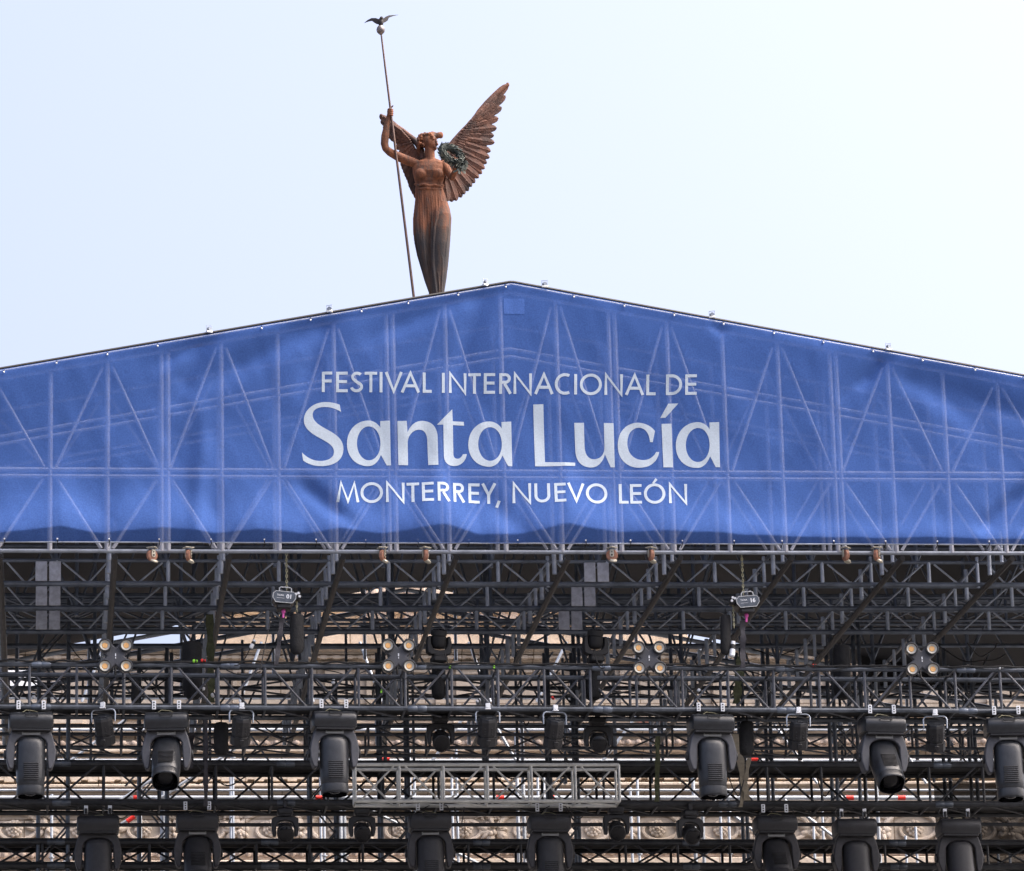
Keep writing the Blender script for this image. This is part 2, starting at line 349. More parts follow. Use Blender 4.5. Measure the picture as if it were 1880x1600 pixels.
def caps_line(parts, base0, base1, x0, x1, height, words, accents=()):
    mb = MB(); q = 0; words = list(words)
    for off, txt in parts:
        for tok in txt.replace(' ', '|').split('|'):
            if tok[0].isdigit():
                xb = float(tok); l = off + xa / 4.585; r_ = off + xb / 4.585; wd = r_ - l
                base = base0 + (base1 - base0) * (l - x0) / (x1 - x0)
                for st in glyph(ch, wd, height, 5.3):
                    rb, closed = ribbon(st, 5.3); q += 1; vs = []
                    for a, c in rb:
                        for p in (a, c):
                            v = at(l + p.x, base - p.y, YB); vs.append((v.x, YB - 0.0004 * (q % 4), v.z))
                    n = len(rb); mb.add(vs, [(2*i, 2*i+1, 2*((i+1) % n)+1, 2*((i+1) % n)) for i in range(n if closed else n-1)])
                words[0][1] -= 1
                if words[0][1] == 0 and len(words) > 1:
                    put_lettering(mb, words.pop(0)[0]); mb = MB()
            else: ch = tok[0]; xa = float(tok[1:])
    for poly in accents:
        vs = []
        for p in poly:
            v = at(p[0], p[1], YB); vs.append((v.x, YB, v.z))
        mb.add(vs, [tuple(range(len(vs)))])
    put_lettering(mb, words[0][0])
caps_line(LINE1, 718.6, 723.6, 591, 1280, 37, [["pale capitals of the upper line, word FESTIVAL", 8], ["pale capitals of the upper line, word INTERNACIONAL", 13], ["pale capitals of the upper line, word DE", 2]])
caps_line(LINE3, 922.4, 924.4, 617, 1263, 37.5, [["pale capitals of the lower line, word MONTERREY with its comma", 10], ["pale capitals of the lower line, word NUEVO", 5], ["pale capitals of the lower line, word LEÓN with accent", 4]],
          accents=[[(1198.5, 885), (1205, 875.5), (1208.5, 879), (1202, 886)]])
# ---- lettering: outlines of the large middle line
A_OUT = "M810,460 L728,463 L730,518 C705,480 668,458 625,458 C520,460 447,545 448,655 C449,765 520,843 625,843 C680,843 715,800 735,745 L783,838 L818,838"
A_IN = "M632,507 C575,507 532,570 532,650 C532,730 578,793 632,793 C690,793 731,730 731,650 C731,570 690,507 632,507"
BIG = [(540, 0, 0, "M397,387 L386,327 C345,312 300,305 262,306 C165,308 84,375 84,455 C84,520 130,560 215,605 C290,645 338,668 338,722 C338,775 285,800 222,800 C160,800 108,772 68,730 L78,798 C118,828 165,843 225,844 C330,845 416,800 418,700 C419,620 365,580 290,540 C215,500 158,470 158,412 C158,370 200,346 262,347 C310,347 355,360 397,387"),
       (540, 0, 0, A_OUT), (540, 0, 0, A_IN),
       (540, 0, 0, "M872,465 L950,465 L957,562 C985,495 1030,463 1085,463 C1165,465 1210,520 1211,610 L1216,838 L1132,838 L1124,625 C1122,565 1095,535 1055,537 C1000,540 960,590 958,650 L962,838 L880,838"),
       (540, 0, 0, "M1334,367 L1205,497 L1258,497 L1264,760 C1266,815 1300,843 1355,841 C1410,838 1450,800 1458,740 L1425,741 C1415,768 1395,780 1380,779 C1355,778 1346,765 1345,740 L1340,498 L1435,500 L1433,468 L1338,466"),
       (540, 1023, 5, A_OUT), (540, 1023, 5, A_IN),
       (930, 0, 0, "M230,323 L315,320 L330,806 L585,810 L584,838 L246,843"),
       (930, 0, 0, "M577,475 L658,474 L664,670 C667,745 700,780 745,780 C795,778 835,745 832,670 L826,476 L908,477 L919,848 L885,848 L836,738 C820,800 780,852 715,850 C630,846 588,790 586,700"),
       (930, 0, 0, "M1238,637 L1215,636 C1212,570 1180,515 1118,515 C1060,517 1024,570 1025,650 C1027,735 1085,790 1160,788 C1205,787 1245,765 1268,720 L1293,720 C1280,800 1220,853 1125,853 C1010,850 943,770 944,660 C945,545 1020,473 1110,473 C1170,474 1225,500 1258,543"),
       (930, 0, 0, "M1313,482 L1396,481 L1410,850 L1328,850"), (930, 0, 0, "M1302,432 L1368,315 L1453,314 L1346,431"),
       (930, 985, 14, A_OUT), (930, 985, 14, A_IN)]
def flat_path(s):
    pts = []
    toks = s.split(); i = 0
    while i < len(toks):
        t = toks[i]; c = t[0]
        P = lambda q: tuple(float(v) for v in q.split(','))
        if c in 'ML': pts.append(P(t[1:])); i += 1
        else:
            p0 = pts[-1]; p1, p2, p3 = P(t[1:]), P(toks[i+1]), P(toks[i+2]); i += 3
            for k in range(1, 13):
                u = k / 12; v = 1 - u
                pts.append(tuple(v**3*p0[j] + 3*v*v*u*p1[j] + 3*v*u*u*p2[j] + u**3*p3[j] for j in (0, 1)))
    if (pts[0][0]-pts[-1][0])**2 + (pts[0][1]-pts[-1][1])**2 < 1: pts.pop()
    return pts
def fill_curve(polys):
    """filled flat mesh (x, z) of closed outlines, holes cut out"""
    cu = bpy.data.curves.new("outline", 'CURVE'); cu.dimensions = '2D'; cu.fill_mode = 'BOTH'
    for pts in polys:
        sp = cu.splines.new('POLY'); sp.points.add(len(pts) - 1); sp.use_cyclic_u = True
        for k, (x, z) in enumerate(pts): sp.points[k].co = (x, z, 0, 1)
    o = bpy.data.objects.new("outline", cu); COL.objects.link(o)
    dg = bpy.context.evaluated_depsgraph_get(); me = bpy.data.meshes.new_from_object(o.evaluated_get(dg))
    vs = [(v.co.x, v.co.y) for v in me.vertices]; fs = [tuple(p.vertices) for p in me.polygons]
    bpy.data.objects.remove(o); bpy.data.curves.remove(cu); bpy.data.meshes.remove(me)
    return vs, fs
polys = []
for off, dx, dy, s in BIG:
    q = []
    for x, y in flat_path(s):
        v = at(off + (x + dx) / 4.585, 670 + (y + dy) / 4.585, YB); q.append((v.x, v.z))
    polys.append(q)
for grp, lab in ((polys[:7], "large pale flared letters, word Santa"), (polys[7:], "large pale flared letters, word Lucía")):
    vs, fs = fill_curve(grp); mb = MB(); mb.add([(x, YB, z) for x, z in vs], fs); put_lettering(mb, lab)
pt = MB(); x0, x1 = at(925, 560, YB).x, at(963, 560, YB).x; z0, z1 = at(940, 576, YB).z, at(940, 548, YB).z; vs = []
for j in range(7):
    for i in range(9):
        x = x0 + (x1 - x0) * i / 8; z = z0 + (z1 - z0) * j / 6; vs.append((x, YB + disp(x, z) - .004, z))
pt.add(vs, [(j*9+i, j*9+i+1, (j+1)*9+i+1, (j+1)*9+i) for j in range(6) for i in range(8)]); pt.build("sewn_patch", mesh_cloth("patch_vinyl", (0.078, 0.162, 0.46), 0.2, 0.12), banner)
# ---- ties along the banner edges
def tie(p, up):
    t = MB(); t.ball(p, 0.0095, 8, 6); o = t.build("tie_ball", WHITE, banner)
    t = MB(); t.path([p, p + Vector((0.006, 0.02, up * 0.03)), p + Vector((0, 0.09, up * 0.055))], 0.005, 5); t.build("tie_cord", RUBBER, o)
for px in (8, 104, 197, 289, 480, 570, 664, 750, 842, 930, 1055, 1147, 1238, 1328, 1420, 1510, 1600, 1690, 1785, 1875):
    x = at(px, 600, YB).x; tie(Vector((x, YB - 0.02, gable_z(x) - 0.075)), 1)
for px in (8, 105, 200, 292, 387, 485, 580, 671, 767, 860, 950, 1075, 1157, 1252, 1347, 1435, 1530, 1625, 1720, 1815):
    v = at(px, 993, YB); tie(Vector((v.x, YB - 0.02, Z_HEM + 0.03)), -1)
t = MB(); t.tube((XL, YB + 0.005, Z_HEM + 0.002), (XR, YB + 0.005, Z_HEM + 0.002), 0.008, 6); t.build("hem_rod", ALU, banner)
# ---------------------------------------------------------------- roof skin
roof = thing("stage_roof_cover", "dark gabled tarpaulin roof cover above the stage trusses", "roof cover", (APEX.x, 0, APEX.z))
Y0R, Y1R = 0.02, 13.6
xl, xr = XL - 3.5, XR + 5.5
def gz2(x): return gable_z(x) - 0.008
s = MB(); N = 40
xs = [xl + (APEX.x - xl) * i / N for i in range(N + 1)] + [APEX.x + (xr - APEX.x) * i / N for i in range(1, N + 1)]
M_ = 16; vs = []
for j in range(M_ + 1):
    Y = Y0R + (Y1R - Y0R) * j / M_
    for x in xs: vs.append((x, Y, gz2(x) - 0.05 * abs(math.sin(math.pi * j / 4)) - 0.0))
n = len(xs)
s.add(vs, [(j*n+i, j*n+i+1, (j+1)*n+i+1, (j+1)*n+i) for j in range(M_) for i in range(n - 1)])
s.build("tarpaulin", ROOF_SKIN, roof)
s = MB(); s.path([(xl, -0.05, gz2(xl)+.006), (APEX.x-.02, -0.05, gz2(APEX.x-.02)+.012), (APEX.x+.02, -0.05, gz2(APEX.x+.02)+.012), (xr, -0.05, gz2(xr)+.006)], 0.016, 6)
s.build("edge_rope", RUBBER, roof)
# ---------------------------------------------------------------- front gable truss (two ladder planes)
def member(parent, name, p, q, r, m, n=8):
    t = MB(); t.tube(p, q, r, n); return t.build(name, m, parent)
P0 = at(92, 870, 0.2).x; PAN = 0.590
def gable_truss(Yp, label, m, sc=1.0, dz=0.0):
    T = thing("gable_truss", label, "truss", (APEX.x, Yp, ZC))
    zmid = z_of(870, Yp); zbot = z_of(1014, Yp)
    k0 = math.floor((XL - P0) / PAN); k1 = math.ceil((XR - P0) / PAN)
    xa, xb = P0 + k0 * PAN, P0 + k1 * PAN
    top = lambda x: gable_z(x) - 0.045 - dz
    for a, b2 in ((xa, APEX.x), (APEX.x, xb)): member(T, "top_chord", (a, Yp, top(a)), (b2, Yp, top(b2)), 0.026 * sc, m)
    for dzz, rr in ((0.022, .024), (-0.05, .024)): member(T, "middle_chord", (xa, Yp, zmid + dzz), (xb, Yp, zmid + dzz), rr * sc, m)
    member(T, "bottom_chord", (xa, Yp, zbot), (xb, Yp, zbot), 0.022 * sc, ALU)
    lo = lambda x: top(x) - 0.60
    for a, b2 in ((xa, APEX.x), (APEX.x, xb)):
        for e in (0, 0.085): member(T, "lower_rafter", (a, Yp + .09, lo(a) - e), (b2, Yp + .09, lo(b2) - e), 0.02 * sc, m)
    for k in range(k0, k1 + 1):
        x = P0 + k * PAN
        xs_ = (x - 0.032, x + 0.036) if k % 4 == 2 else (x,)
        for xx in xs_:
            o = member(T, "post", (xx, Yp, zbot), (xx, Yp, top(xx)), 0.026 * sc, m)
        if k % 2 == 0:
            for sx in (-1, 1):
                xn = x + sx * PAN
                member(T, "brace", (x + sx * .06, Yp + .01, zmid + .05), (xn - sx * .05, Yp + .01, top(xn) - .07), 0.018 * sc, m, 6)
                member(T, "brace", (x + sx * .07, Yp + .01, zmid - .07), (xn - sx * .06, Yp + .01, zbot + .03), 0.018 * sc, m, 6)
    return T
ALU_GHOST = mat("pale_aluminium", (0.52, 0.53, 0.57), 0.5, 0.0, 0.1, 6)
GT = gable_truss(0.16, "front aluminium gable truss showing through the blue banner", ALU_GHOST)
gable_truss(0.95, "second aluminium gable truss standing just behind the front one", ALU_GHOST, 0.9, 0.12)
for k in (7, -3):
    pass
# white rail that shows as a thin line under the roof edge
s = MB(); s.path([(XL, -0.06, gable_z(XL)-.028), (APEX.x, -0.06, gable_z(APEX.x)-.028), (XR, -0.06, gable_z(XR)-.028)], 0.011, 6)
s.build("keder_rail", ALU_BRIGHT, GT)
# ---------------------------------------------------------------- roof grid: ladder trusses across and in depth
H_LAD = 0.25
XM0 = at(633, 1003, 0).x; MOD = 1.18
row_Y = [1.68, 2.82, 4.0]
gusset_x = [at(88, 1003, 0).x, at(1132, 1003, 0).x]
ORD = ["nearest", "second", "third"]
for ri, Y in enumerate(row_Y):
    T = thing("ladder_truss", "grey ladder truss with gusset plates under the roof, %s row behind the banner" % ORD[ri], "truss", (0, Y, ZC), "ladder trusses across the roof grid")
    a, b2 = at(-120, 1080, Y).x, at(2000, 1080, Y).x
    k0, k1 = math.floor((a - XM0) / MOD), math.ceil((b2 - XM0) / MOD)
    a, b2 = XM0 + k0 * MOD, XM0 + k1 * MOD
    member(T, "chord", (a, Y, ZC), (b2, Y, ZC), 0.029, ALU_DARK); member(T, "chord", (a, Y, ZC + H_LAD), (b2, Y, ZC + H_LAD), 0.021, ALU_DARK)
    for k in range(k0, k1):
        x = XM0 + k * MOD; xm = x + MOD / 2
        member(T, "post", (xm, Y, ZC), (xm, Y, ZC + H_LAD), 0.022, POST)
        for sx in (-1, 1):
            xe = xm + sx * MOD / 2; xv = xm + sx * MOD * .26
            member(T, "brace", (xm + sx * .06, Y, ZC + H_LAD - .02), (xv, Y, ZC + .02), 0.011, ALU, 6)
            member(T, "brace", (xe - sx * .06, Y, ZC + H_LAD - .02), (xv + sx * .04, Y, ZC + .02), 0.011, ALU, 6)
    for gx in gusset_x:
        for e in (-.07, .075):
            g = MB(); g.rbox((gx + e, Y - .035, ZC + H_LAD / 2), (.125, .02, H_LAD * .86), .006); g.build("gusset_plate", PLATE, T)
side = ["far left", "left", "left of the left hoist", "right of the left hoist", "below the banner's gable peak", "right of the gable peak", "left of the right hoist", "right of the right hoist", "right", "far right"]
for q, k in enumerate(range(-3, 7)):
    x = XM0 + k * MOD - (0.0 if k > -3 else -.0)
    T = thing("rafter_truss", "dark ladder truss running back under the roof grid, %s" % side[q], "truss", (x, 0, ZC), "ladder trusses running back under the roof")
    member(T, "chord", (x, 0.25, ZC - .055), (x, 10.6, ZC - .055), 0.031, BLACK_STEEL); member(T, "chord", (x, 0.25, ZC + H_LAD + .05), (x, 10.6, ZC + H_LAD + .05), 0.022, ALU_DARK)  # lower chord coloured black to carry its shaded underside
    j = 0; Y = 0.52
    while Y < 10.4:
        member(T, "post", (x - .05, Y, ZC - .03), (x - .05, Y, ZC + H_LAD + .06), 0.024 if j % 2 else 0.020, POST)
        if j % 2 == 0: member(T, "brace", (x, Y, ZC - .02), (x, Y + .57, ZC + H_LAD + .03), 0.012, ALU_DARK, 6)
        Y += 0.58; j += 1
# upper rows, farther in and higher
for q, (Y, y0, dy) in enumerate(((5.6, 1139, 0.30), (7.0, 1146, 0.30), (8.6, 1154, 0.3), (10.2, 1161, 0.3))):
    T = thing("purlin_truss", "dark horizontal purlin truss high under the rear roof, %s from the front" % ["first", "second", "third", "last"][q], "truss", (0, Y, 0), "purlin trusses under the rear roof")
    z = z_of(y0, Y); a, b2 = at(-120, y0, Y).x, at(2000, y0, Y).x
    for dz in (0, dy): member(T, "chord", (a, Y, z + dz), (b2, Y, z + dz), 0.019, ALU_DARK)
    k = 0; x = a
    while x < b2 - .7:
        member(T, "brace", (x, Y, z + (dy if k % 2 else 0)), (x + .7, Y, z + (0 if k % 2 else dy)), 0.013, ALU_DARK, 6)
        if k % 3 == 0: member(T, "post", (x, Y, z), (x, Y, z + dy), 0.02, ALU_DARK)
        x += .7; k += 1
# rear gable of the roof: bright rails under the skin edge, struts down
T = thing("rear_gable_truss", "rear roof gable with bright sloping rails in front of the palace", "truss", (APEX.x, 13.4, ZC))
YR = 13.4
for e, r_, m_ in ((0.13, .03, GALV), (0.33, .035, ALU_DARK), (0.55, .028, ALU_DARK)):
    for a, b2 in ((xl, APEX.x), (APEX.x, xr)): member(T, "rail", (a, YR, gz2(a) - e), (b2, YR, gz2(b2) - e), r_, m_)
x = xl + .3; k = 0
while x < xr:
    member(T, "strut", (x, YR, gz2(x) - .02), (x, YR, gz2(x) - 1.0), 0.022, ALU)
    xb = x + .62; member(T, "brace", (x, YR + .02, gz2(x) - .1), (xb, YR + .02, gz2(xb) - .95), 0.016, ALU_DARK, 6)
    x += 1.24; k += 1
# framing between the roof grid and the roof skin
for q, Y in enumerate((2.25, 4.6, 7.2, 9.6)):
    T = thing("roof_frame", "dark upright framing between the roof grid and the roof cover, %s frame from the front" % ["first", "second", "third", "fourth"][q], "frame", (0, Y, ZC), "frames under the roof cover")
    a, b2 = at(-100, 1040, Y).x, at(1980, 1040, Y).x; x = a + .3 * q; k = 0
    while x < b2:
        member(T, "post", (x, Y, ZC + .32), (x, Y, gable_z(x) - .05), .024, ALU_DARK)
        x2 = x + .59; member(T, "brace", (x, Y + .02, ZC + .35), (x2, Y + .02, gable_z(x2) - .1), .015, ALU_DARK, 6); member(T, "brace", (x2, Y + .02, gable_z(x2) - .1), (x + 1.18, Y + .02, ZC + .35), .015, ALU_DARK, 6)
        x += 1.18; k += 1
    for e in (.55, 1.1): member(T, "tie_bar", (a, Y, ZC + e), (b2, Y, ZC + e), .02, ALU_DARK)
# rear lattice walls
for q, (Y, st_, m1, m2, lab) in enumerate(((11.2, .47, CHARCOAL, ALU_DARK, "dense dark lattice wall across the back of the stage, nearer one"), (12.6, .62, ALU_DARK, ALU, "dense grey lattice wall across the back of the stage, farther one"))):
    zt = z_of(1160, Y); zb = z_of((1398, 1440)[q], Y); a, b2 = at(-110, 1300, Y).x, at(1990, 1300, Y).x
    T = thing("lattice_wall", lab, "lattice", ((a + b2) / 2, Y, zb), "lattice walls at the back of the stage"); x = a; k = 0; rr = random.Random(q + 4)
    while x < b2:
        if rr.random() > (.42, .6)[q]: member(T, "post", (x, Y, zb), (x, Y, min(zt, gable_z(x) - .9)), .02 if k % 3 else .028, m1 if rr.random() > .3 else m2, 6)
        if k % 2 == 0:
            z = zb
            while z < zt - .5:
                h = rr.uniform(.7, 1.3)
                if rr.random() > .45: member(T, "brace", (x, Y + .05, z), (x + st_ * rr.choice((-1, 1, 1.5, -1.5)), Y + .05, min(zt, z + h)), .014, m1 if rr.random() > .45 else m2, 6)
                z += h * .8
        x += st_ * rr.uniform(.75, 1.25); k += 1
    for py in ((1228,), (1190, 1330))[q]: member(T, "rail", (a, Y, z_of(py, Y)), (b2, Y, z_of(py, Y)), .017, m1, 6)
# ---------------------------------------------------------------- box lighting trusses
def box_truss(name, label, yL, yR, bL, bR, Y, dep, pan, rc, mchord, mweb, x0=-120, x1=2000, style='zig', rb=0.013, group=None, cover=None):
    """box truss whose front chords pass the heights seen at the photo's left and right edges"""
    f = lambda p, a, b_: a + (b_ - a) * p / 1880.0
    A, B = at(x0, f(x0, yL, yR), Y), at(x1, f(x1, yL, yR), Y); C, D = at(x0, f(x0, bL, bR), Y), at(x1, f(x1, bL, bR), Y)
    C.x, D.x = A.x, B.x
    T = thing(name, label, "truss", (A + B) / 2, group); off = Vector((0, dep, 0)); L = B.x - A.x; n = max(1, round(L / pan))
    for p, q in ((A, B), (C, D), (A + off, B + off), (C + off, D + off)): member(T, "chord", p, q, rc, mchord)
    tp = lambda u: A.lerp(B, u); bt = lambda u: C.lerp(D, u)
    for lv in (cover or ''):
        P, Q = (A, B) if lv == 't' else (C, D); up = Vector((0, 0, rc + .004)); th = Vector((0, 0, .012)); t = MB(); o2 = off * (1.3 if lv == 't' else 1.0)
        t.add([P + up, Q + up, Q + o2 + up, P + o2 + up, P + up + th, Q + up + th, Q + o2 + up + th, P + o2 + up + th], [(0,3,2,1),(4,5,6,7),(0,1,5,4),(1,2,6,5),(2,3,7,6),(3,0,4,7)]); t.build("dark_underside_board", RUBBER, T)  # added black board, stands for the dark underside between the chords
    for i in range(n + 1):
        u = i / n
        member(T, "post", tp(u), bt(u), rb * 1.25, mweb, 6); member(T, "post", tp(u) + off, bt(u) + off, rb * 1.25, mweb, 6)
        member(T, "cross_tie", bt(u), bt(u) + off, rb, mweb, 6); member(T, "cross_tie", tp(u), tp(u) + off, rb, mweb, 6)
        if i % 4 == 2 and rc > .024:
            for fn in (tp, bt):
                c = fn(min(1, u + .25 / n)); d = (B - A).normalized(); t = MB(); t.lathe([(rc * 1.02, -.10), (rc * 1.28, -.085), (rc * 1.28, -.01), (rc * 1.1, 0), (rc * 1.28, .01), (rc * 1.28, .085), (rc * 1.02, .10)], 12, c, d); t.build("coupler", CHARCOAL if mchord is BLACK_STEEL else ALU_DARK, T)
        if i < n:
            v = (i + 1) / n; e = 0.1
            a, c = (tp(u).lerp(tp(v), e), bt(v).lerp(bt(u), e)) if i % 2 else (bt(u).lerp(bt(v), e), tp(v).lerp(tp(u), e))
            member(T, "brace", a, c, rb, mweb, 6)
            a, c = (bt(u).lerp(bt(v), e), tp(v).lerp(tp(u), e)) if i % 2 else (tp(u).lerp(tp(v), e), bt(v).lerp(bt(u), e))
            member(T, "brace", a + off, c + off, rb, mweb, 6)
            if style == 'x': member(T, "brace", a + off * .06, c + off * .06, rb, mweb, 6)
            member(T, "flat_brace", bt(u), bt(v) + off, rb * .9, mweb, 6)
    return T
YA, YBT = 0.75, 3.3
WEB_A = mat("truss_web_dark", (0.085, 0.09, 0.105), 0.5, 0.2, 0.35, 7)
TA = box_truss("lighting_truss", "long dark box truss carrying the large moving heads and four-lens blinders", 1220, 1231, 1298, 1306, YA, .50, .49, .027, CHARCOAL, WEB_A, cover='b')
box_truss("lighting_truss", "black box truss behind the large lamps, level with their lower ends", 1402, 1406, 1474, 1478, YBT, .62, .62, .028, BLACK_STEEL, BLACK_STEEL, cover='tb')
box_truss("silver_truss", "short bright silver box truss section in the middle of the rig", 1404, 1405, 1471, 1472, YBT - .36, .28, .46, .021, ALU_BRIGHT, ALU_BRIGHT, 652, 1136, rb=.012)
box_truss("lighting_truss", "lowest black box truss with crossed braces at the foot of the picture", 1546, 1549, 1589, 1592, 6.0, .55, .62, .03, BLACK_STEEL, BLACK_STEEL, style='x', cover='tb')
box_truss("lighting_truss", "thin dark truss far back behind the can lights", 1333, 1336, 1372, 1375, 8.2, .5, .74, .022, CHARCOAL, WEB_A)
box_truss("lighting_truss", "thin dark truss crossing behind the front truss in mid height", 1247, 1249, 1263, 1266, 9.4, .5, .9, .02, CHARCOAL, WEB_A)
T = thing("cross_pipe", "thin dark pipe crossing in front of the carved stone frieze", "pipe", at(940, 1512, 5.2)); member(T, "pipe", at(-120, 1515, 5.2), at(2000, 1514, 5.2), .022, BLACK_STEEL)
# dark masts of the rear roof
for q, (px, Y) in enumerate(((281, 9.0), (722, 9.0), (1032, 9.0), (1388, 9.0), (1762, 9.0), (98, 6.2), (592, 10.6), (1556, 7.0))):
    nm = ["left of the leftmost can light", "left of the middle", "right of the middle", "behind the right hoist", "at the right", "at the far left", "behind the third large lamp", "behind the fifth large lamp"][q]
    b0 = at(px, 1400, Y); T = thing("roof_mast", "dark lattice roof mast standing %s" % nm, "mast", (b0.x, Y, 1.8), "lattice masts of the rear roof")
    zt = ZC + .9; zb = z_of(1640, Y); hw = .17
    for sx in (-1, 1):
        for sy in (-1, 1): member(T, "leg", (b0.x + sx * hw, Y + sy * hw, 1.8), (b0.x + sx * hw, Y + sy * hw, zt), .024, CHARCOAL)
    z = zb; i = 0
    while z < zt - .4:
        for sy in (-1, 1): member(T, "brace", (b0.x - hw * (1 if i % 2 else -1), Y + sy * hw, z), (b0.x + hw * (1 if i % 2 else -1), Y + sy * hw, z + .4), .012, CHARCOAL, 6)
        z += .4; i += 1
# ================================================================ lamps and rigging
USED = {}
def place(proto, loc, label, cat, group, rz=0.0, tilt=None, sc=1.0):
    """first call moves the prototype itself, later calls copy it with its parts"""
    if proto.name in USED: o = copy_tree(proto)
    else: o = proto; USED[proto.name] = 1
    o.location = loc; o.rotation_euler = (0, 0, R(rz)); o.scale = (sc, sc, sc); tag(o, label, cat, group)
    if tilt is not None:
        h = [c for c in o.children if c.name.startswith('head')][0]; h.rotation_euler = (R(tilt), 0, 0)
    return o
def holes_plate(parent, x, z0, z1, y, w_):
    t = MB(); t.rbox((x, y, (z0 + z1) / 2), (w_, .012, abs(z1 - z0)), .003)
    o = t.build("clamp", WHITE, parent)
    t = MB()
    for q in (.22, .5, .78): t.box((x, y - .0075, z0 + (z1 - z0) * q), (w_ * .36, .004, abs(z1 - z0) * .13))
    t.tube((x, y + .02, z0), (x, y + .02, z1 - .035), .016, 8); t.build("clamp_bolt", BODY_DARK, o); return o
def make_big_head(name, body, yoke, badge):
    U = .000735; Z = lambda y: -(y - 100) * U; X = lambda x: (x - 445) * U
    root = thing(name, "", "")
    for x in (-.129, .129): holes_plate(root, x, -.075, .018, -.04, .042)
    # base box: rounded front face, dark underside lip
    prof = [(-.155, Z(285)), (-.185, Z(330)), (-.19, Z(400)), (-.175, Z(440)), (-.16, Z(500)), (.16, Z(500)), (.175, Z(440)), (.19, Z(400)), (.185, Z(330)), (.155, Z(285)), (.12, Z(266)), (-.12, Z(266))]
    t = MB(); w2 = .216
    secs = [(-w2 - .012, .80), (-w2, .95), (-w2 + .03, 1.0), (w2 - .03, 1.0), (w2, .95), (w2 + .012, .80)]
    cz = Z(385); n = len(prof)
    vs = [(x, y * k, cz + (z - cz) * k) for x, k in secs for y, z in prof]
    t.add(vs, [(a*n+i, a*n+(i+1) % n, (a+1)*n+(i+1) % n, (a+1)*n+i) for a in range(len(secs)-1) for i in range(n)] + [tuple(range(n))[::-1], tuple(range((len(secs)-1)*n, len(secs)*n))])
    base = t.build("base", body, root)
    t = MB(); t.path([(-.062, -.187, Z(300)), (-.062, -.212, Z(318)), (-.05, -.216, Z(330)), (.05, -.216, Z(330)), (.062, -.212, Z(318)), (.062, -.187, Z(300))], .008, 6); t.build("handle", BODY_DARK, base)
    t = MB(); t.rbox((0, 0, Z(512)), (.40, .30, .035), .01); t.lathe([(.12, 0), (.12, -.02)], 24, (0, 0, Z(520))); t.build("turntable", BODY_DARK, base)
    half = [(170,522),(138,600),(116,690),(94,800),(104,920),(140,1040),(172,1062),(204,1048),(216,940),(222,800),(224,700),(250,650),(300,612),(370,592),(445,586)]
    poly = [(X(x), Z(y)) for x, y in half] + [(-X(x), Z(y)) for x, y in reversed(half[:-1])]
    t = MB(); t.prism(poly, -.075, .075)
    inner = [(p[0] * .965 + (0.0), p[1]) for p in poly]
    yk = t.build("yoke", yoke, root)
    bv = yk.modifiers.new("bevel", 'BEVEL'); bv.width = .014; bv.segments = 2; bv.limit_method = 'ANGLE'; bv.angle_limit = R(50)
    t = MB(); t.rbox((0, -.082, Z(556)), (.19, .012, .032), .004); t.build("badge", badge, yk)
    for s_ in (-1, 1):
        t = MB(); t.lathe([(.045, -.01), (.05, 0), (.045, .012)], 14, (s_ * .262, 0, Z(840)), (s_, 0, 0)); t.build("tilt_hub", BODY_DARK, yk)
    # head, built round its tilt axis
    st = [(.172,.30),(.168,.55),(.155,.78),(.13,.92),(.09,.99),(.03,1.0),(-.16,1.0),(-.26,.975),(-.335,.93),(-.345,.90),(-.352,.945),(-.425,.955),(-.44,.93),(-.448,.86)]
    t = MB(); n = 28; vs = []
    for z, k in st:
        for i in range(n):
            a = 2 * math.pi * i / n; c, s_ = math.cos(a), math.sin(a); e = 0.72
            vs.append((.15 * k * math.copysign(abs(c) ** e, c), .14 * k * math.copysign(abs(s_) ** e, s_), z))
    t.add(vs, [(a*n+i, a*n+(i+1) % n, (a+1)*n+(i+1) % n, (a+1)*n+i) for a in range(len(st)-1) for i in range(n)] + [tuple(range(n))])
    hd = t.build("head", body, root); hd.location = (0, 0, Z(830))
    t = MB()
    for i in range(9): t.rbox((0, -.1405, -.125 - i * .021), (.155, .012, .0085), .003)
    t.build("vent_ribs", BODY_DARK, hd)
    t = MB(); t.lathe([(.129, -.447), (.129, -.40)], 24, sy=.93, cap=False); t.lathe([(.10, -.400), (.05, -.43), (.005, -.44)], 24, sy=.93); t.build("lens", GLASS, hd)
    t = MB(); t.path([(.15, .10, Z(290)), (.21, .12, Z(250)), (.235, .10, Z(170)), (.20, .08, Z(100)), (.12, .06, Z(78))], .0065, 6); t.build("power_lead", RUBBER, root)
    t = MB(); t.path([(-.10, .12, Z(280)), (-.16, .13, Z(210)), (-.07, .10, Z(150)), (.02, .06, Z(95))], .0055, 6); t.build("data_lead", RUBBER, root)
    t = MB(); t.path([(-.10, -.06, Z(262)), (-.05, -.05, Z(215)), (.03, -.04, Z(225)), (.09, -.06, Z(262))], .0035, 5); t.build("safety_wire", CHAIN, root)
    return root
